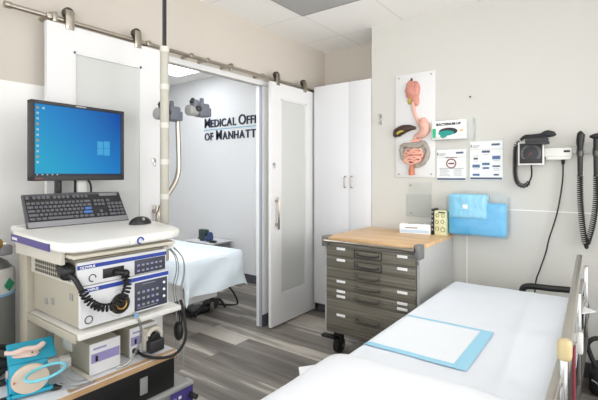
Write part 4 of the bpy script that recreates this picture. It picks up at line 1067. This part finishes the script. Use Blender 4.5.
part('disc_screw', bmx(MB().cyl((.077, -.05, .088), (.081, -.05, .088), .005, n=10)), M['rectum'], dsk)
part('ring', bmx(MB().tube([(.138 + .060 * math.cos(q * PI / 16), .050 + .068 * math.sin(q * PI / 16), .134 + .012 * math.sin(q * PI / 16)) for q in range(32)], .0065, 10, closed=True)), M['cyanlt'], bl, 'pale cyan ring')
part('ring_clamp', bmx(MB().box(.06, .11, .105, .145, .115, .16, .006).box(.02, .07, .066, .13, .125, .145, .004)), mat('grey_clamp', (170, 168, 164), .5), bl, 'grey clamp')
bn = MB().tube([(-.05, -.075, .180), (-.035, -.045, .180), (-.045, .0, .182), (-.035, .035, .182), (-.045, .06, .198)], [.008, .015, .017, .016, .007], 12, 5)
bn.sphere((-.02, -.005, .170), (.04, .055, .012), 14); bn.jitter(.012, 25)
part('bone_model', bmx(bn), M['bone'], bl, 'pale pink bone model')
for y in (.015, .04): part('bone_pin', bmx(MB().cyl((.01, y, .185), (.022, y, .188), .004, n=8)), M['darksteel'], bl)
part('side_dial', bmx(MB().cyl((-.02, -.066, .09), (-.02, -.074, .09), .018, n=16)), M['bone'], bl)
gt = MB().tube([(-1.60, .69, .535), (-1.57, .72, .524), (-1.565, .77, .5235), (-1.575, .80, .5235)], .0025, 6, 5).tube([(-1.62, .68, .545), (-1.60, .72, .524), (-1.58, .76, .5235), (-1.575, .795, .5235)], .0025, 6, 5).tube([(-1.65, .70, .57), (-1.62, .74, .53), (-1.60, .79, .5235)], .0025, 6, 5)
single('thin_leads', gt, M['ink'], 'thin grey leads lying on the white shelf by the cyan stand', 'cable')
part_b = MB().box(-1.80, -1.60, .715, .745, .5205, .53, .002)
single('cream_strip', MB().box(-1.86, -1.575, .782, .797, .5208, .532, .002), M['cream'], 'cream plastic strip beside the beige unit on the lower shelf', 'strip')

# coiled black hose behind the blue device
hs = MB()
for k in range(5):
    r_ = .06 + .008 * (k % 3)
    hs.tube([(-1.86 + r_ * .7 * math.cos(q * PI / 10), .585 + r_ * math.sin(q * PI / 10), .535 + k * .02 + .03 * math.sin(q * PI / 10 + k)) for q in range(20)], .0105, 8, closed=True)
single('black_hose', hs, M['rubber'], 'coiled black hose heaped behind the cyan stand', 'hose')

# gas tank
tk = thing('gas_cylinder', 'tall grey gas cylinder with valve beside the cart at the left edge', 'gas cylinder', (-2.16, .635, 0))
tx, ty = -2.165, .615
part('body', MB().lathe([(.105, 0), (.112, .01), (.112, .86), (.104, .895), (.085, .925), (.05, .95), (.035, .96)], (tx, ty, 0), 32), M['tank'], tk)
part('shoulder_label', MB().lathe([(.1125, .80), (.1135, .80), (.1135, .868), (.1105, .89), (.1045, .905), (.1, .9)], (tx, ty, 0), 32), M['tanktop'], tk, 'pale shoulder label')
part('blue_band', MB().lathe([(.1125, .79), (.1138, .79), (.1138, .801), (.1125, .801)], (tx, ty, 0), 32), M['tagblue'], tk, 'blue band')
part('green_sticker', MB().box(-.02, .02, -.002, .002, -.02, .02, mx=Matrix.Translation((tx + .095, ty + .064, .835)) @ Matrix.Rotation(math.radians(-56), 4, 'Z') @ Matrix.Rotation(PI / 4, 4, 'Y')), M['taggreen'], tk, 'green diamond sticker')
vv = MB().cyl((tx, ty, .955), (tx, ty, 1.03), .022, n=16, bev=.003); vv.cyl((tx, ty, .99), (tx + .06, ty + .03, .99), .014, n=12, bev=.002); vv.cyl((tx, ty - .01, 1.0), (tx + .02, ty + .075, 1.0), .013, n=12)
vl = part('valve', vv, M['chrome'], tk, 'chrome valve')
part('gauge', MB().cyl((tx + .05, ty + .015, 1.01), (tx + .075, ty + .03, 1.01), .026, n=20, bev=.003), M['brass'], vl, 'brass gauge')
part('hand_knob', MB().cyl((tx, ty, 1.03), (tx, ty, 1.055), .03, n=12, bev=.004), M['darksteel'], vl)
part('regulator', MB().box(tx + .02, tx + .06, ty + .04, ty + .09, .955, 1.0, .008), M['silver'], vl)

# ================================================================== NEXT ROOM
ex = thing('exam_table', 'exam table in the next room under the pale blue drape', 'table', (-3.4, 2.4, 0))
part('top', MB().box(-4.3, -2.69, 2.08, 2.715, .53, .61, .015), M['midgrey'], ex)
part('pedestal', MB().box(-4.1, -3.36, 2.16, 2.64, .06, .53, .02), M['nwall'], ex, 'white pedestal')
part('foot_panel', MB().box(-3.0, -2.96, 2.15, 2.66, .16, .53, .01), M['nwall'], ex, 'white foot panel')
part('base_plate', MB().box(-4.2, -3.3, 2.14, 2.66, 0, .06, .01), M['grey'], ex)
part('leg', MB().box(-3.05, -3.01, 2.62, 2.66, 0, .53, .005), M['chrome'], ex)
part('side_panel', MB().box(-3.36, -2.78, 2.12, 2.14, .2, .53, .004), M['nwall'], ex, 'white side panel')
part('side_panel', MB().box(-3.36, -2.78, 2.62, 2.64, .3, .53, .004), M['nwall'], ex, 'white side panel')
dp = cloth(-4.32, -2.67, 2.06, 2.735, .618, .04, .025, (.05, .28, .17, .12), .03, .006, .09, .08, 5)
single('blue_drape', dp, M['drape'], 'pale blue sheet draped over the exam table in the next room', 'drape')
fs = thing('foot_switch', 'black foot switch on the floor under the blue draped table', 'foot switch', (-3.1, 2.6, 0))
part('shell', MB().box(-3.22, -3.05, 2.42, 2.66, 0, .05, .02, 3), M['black'], fs)
fb = MB().sphere((-3.12, 2.72, .05), (.07, .09, .055), 16)
for v in fb.bm.verts: v.co.z = max(.0, v.co.z)
part('pedal', fb, M['black2'], fs)
part('guard', MB().tube([(-3.02, 2.44, .01), (-3.0, 2.5, .09), (-3.0, 2.7, .12), (-3.03, 2.82, .01)], .012, 8, 5), M['black'], fs)
part('cable', MB().tube([(-3.12, 2.78, .03), (-3.05, 2.88, .008), (-3.0, 2.96, .01), (-3.02, 2.93, .12), (-3.06, 2.80, .3), (-3.05, 2.68, .5)], .009, 6, 5), M['rubber'], fs)
sdt = thing('side_table', 'small white table against the far wall of the next room', 'table', (-3.85, 3.45, 0))
part('top', MB().box(-4.25, -3.75, 3.28, 3.62, .475, .49, .004), M['lam'], sdt)
part('apron', MB().box(-4.23, -3.77, 3.29, 3.61, .40, .475), M['silver'], sdt, 'grey metal apron')
for x in (-4.23, -3.785):
    for y in (3.30, 3.58): part('leg', MB().box(x, x + .025, y, y + .025, 0, .475), M['chrome'], sdt)
gd = thing('bedside_gadget', 'small dark green screen unit on the white side table', 'medical device', (-4.0, 3.4, .49))
part('body', MB().box(-4.09, -3.96, 3.36, 3.43, .50, .63, .015, 3), M['gadget'], gd)
part('foot', MB().box(-4.06, -3.99, 3.36, 3.44, .49, .505, .002), M['black'], gd)
part('stylus', MB().tube([(-4.17, 3.42, .495), (-4.11, 3.41, .545)], .006, 6), M['black'], gd)
cf = MB().sphere((-3.92, 3.38, .523), (.06, .05, .035), 14).sphere((-3.90, 3.39, .55), (.04, .04, .05), 12).jitter(.012, 22)
single('blue_cuff', cf, M['cloth'], 'crumpled dark blue cuff beside the screen unit on the side table', 'cuff')
single('black_pouch', MB().sphere((-3.81, 3.35, .504), (.06, .045, .0145), 14).jitter(.004, 30), M['black'], 'flat black pouch at the right end of the side table', 'pouch')
# sign
sg = thing('raised_sign', 'dark blue raised lettering with a light blue line on the next room wall', 'sign', (-3.8, 3.65, 1.75))
def letters(seq, x, z, widths=1.0, gap=.008):
    for ch, size in seq:
        if ch == ' ': x += size; continue
        me = text_mesh(ch, size, .006, .0003 if ch == 'M' else .0018, widths)
        x0_ = min(v.co.x for v in me.vertices); x1_ = max(v.co.x for v in me.vertices)
        for v in me.vertices: v.co = Vector((x + v.co.x - x0_, 3.644 - v.co.z, z + v.co.y)) - WLOC[sg.name]
        me.materials.clear(); me.materials.append(M['sign'])
        o = bpy.data.objects.new('letter', me); COL.objects.link(o); o.parent = sg; WLOC[o.name] = WLOC[sg.name]
        x += x1_ - x0_ + gap
    return x
big, sm = .178, .14
letters([('M', big)] + [(c_, sm) for c_ in 'EDICAL'] + [(' ', .03), ('O', big)] + [(c_, sm) for c_ in 'FFICES'], -4.30, 1.922, .93, .015)
letters([(c_, sm) for c_ in 'OF'] + [(' ', .045), ('M', big)] + [(c_, sm) for c_ in 'ANHATTAN'], -4.30, 1.754, .9, .017)
part('underline', MB().box(-4.32, -3.05, 3.642, 3.65, 1.886, 1.894), M['signl'], sg, 'light blue line')

# ================================================================== ADDED SOFT FILL LAMPS, out of view
def soft(name, loc, target, size, power, spread):
    l = bpy.data.lights.new(name, 'AREA'); l.shape = 'SQUARE'; l.size = size; l.spread = math.radians(spread); l.energy = power; l.color = (1, .99, .98)
    o = bpy.data.objects.new(name, l); COL.objects.link(o); o.location = loc
    o.rotation_euler = (Vector(target) - Vector(loc)).to_track_quat('-Z', 'Y').to_euler()
soft('fill_lamp_right', (1.2, 1.8, 1.6), (-2.3, 2.6, 1.3), 1.2, 8, 70)  # fill light added from the right to brighten the sliding doors
soft('fill_lamp_ceiling', (.1, -.7, 1.4), (-1.3, 1.9, 2.58), .8, 11, 80)  # added fill aimed upward to brighten the ceiling

# ================================================================== CAMERA, WORLD, VIEW
cam = bpy.data.cameras.new('camera'); co = bpy.data.objects.new('camera', cam); COL.objects.link(co)
co.location = (0, 0, 1.31); co.rotation_euler = (PI / 2, 0, YAW)
cam.sensor_width = 36; cam.sensor_fit = 'HORIZONTAL'; cam.lens = 36 * 414.83 / 598; cam.shift_y = -(200 - 174.2) / 598
cam.clip_start = .02
scene.camera = co
wd = bpy.data.worlds.new('world'); scene.world = wd; wd.use_nodes = True
wd.node_tree.nodes['Background'].inputs['Color'].default_value = (1, 1, 1, 1)
wd.node_tree.nodes['Background'].inputs['Strength'].default_value = 1.8
scene.view_settings.view_transform = 'Standard'; scene.view_settings.look = 'None'
scene.view_settings.exposure = 0.0; scene.view_settings.gamma = 1.0
scene.view_settings.use_curve_mapping = False
scene.cycles.max_bounces = 10; scene.cycles.diffuse_bounces = 6; scene.cycles.transparent_max_bounces = 16
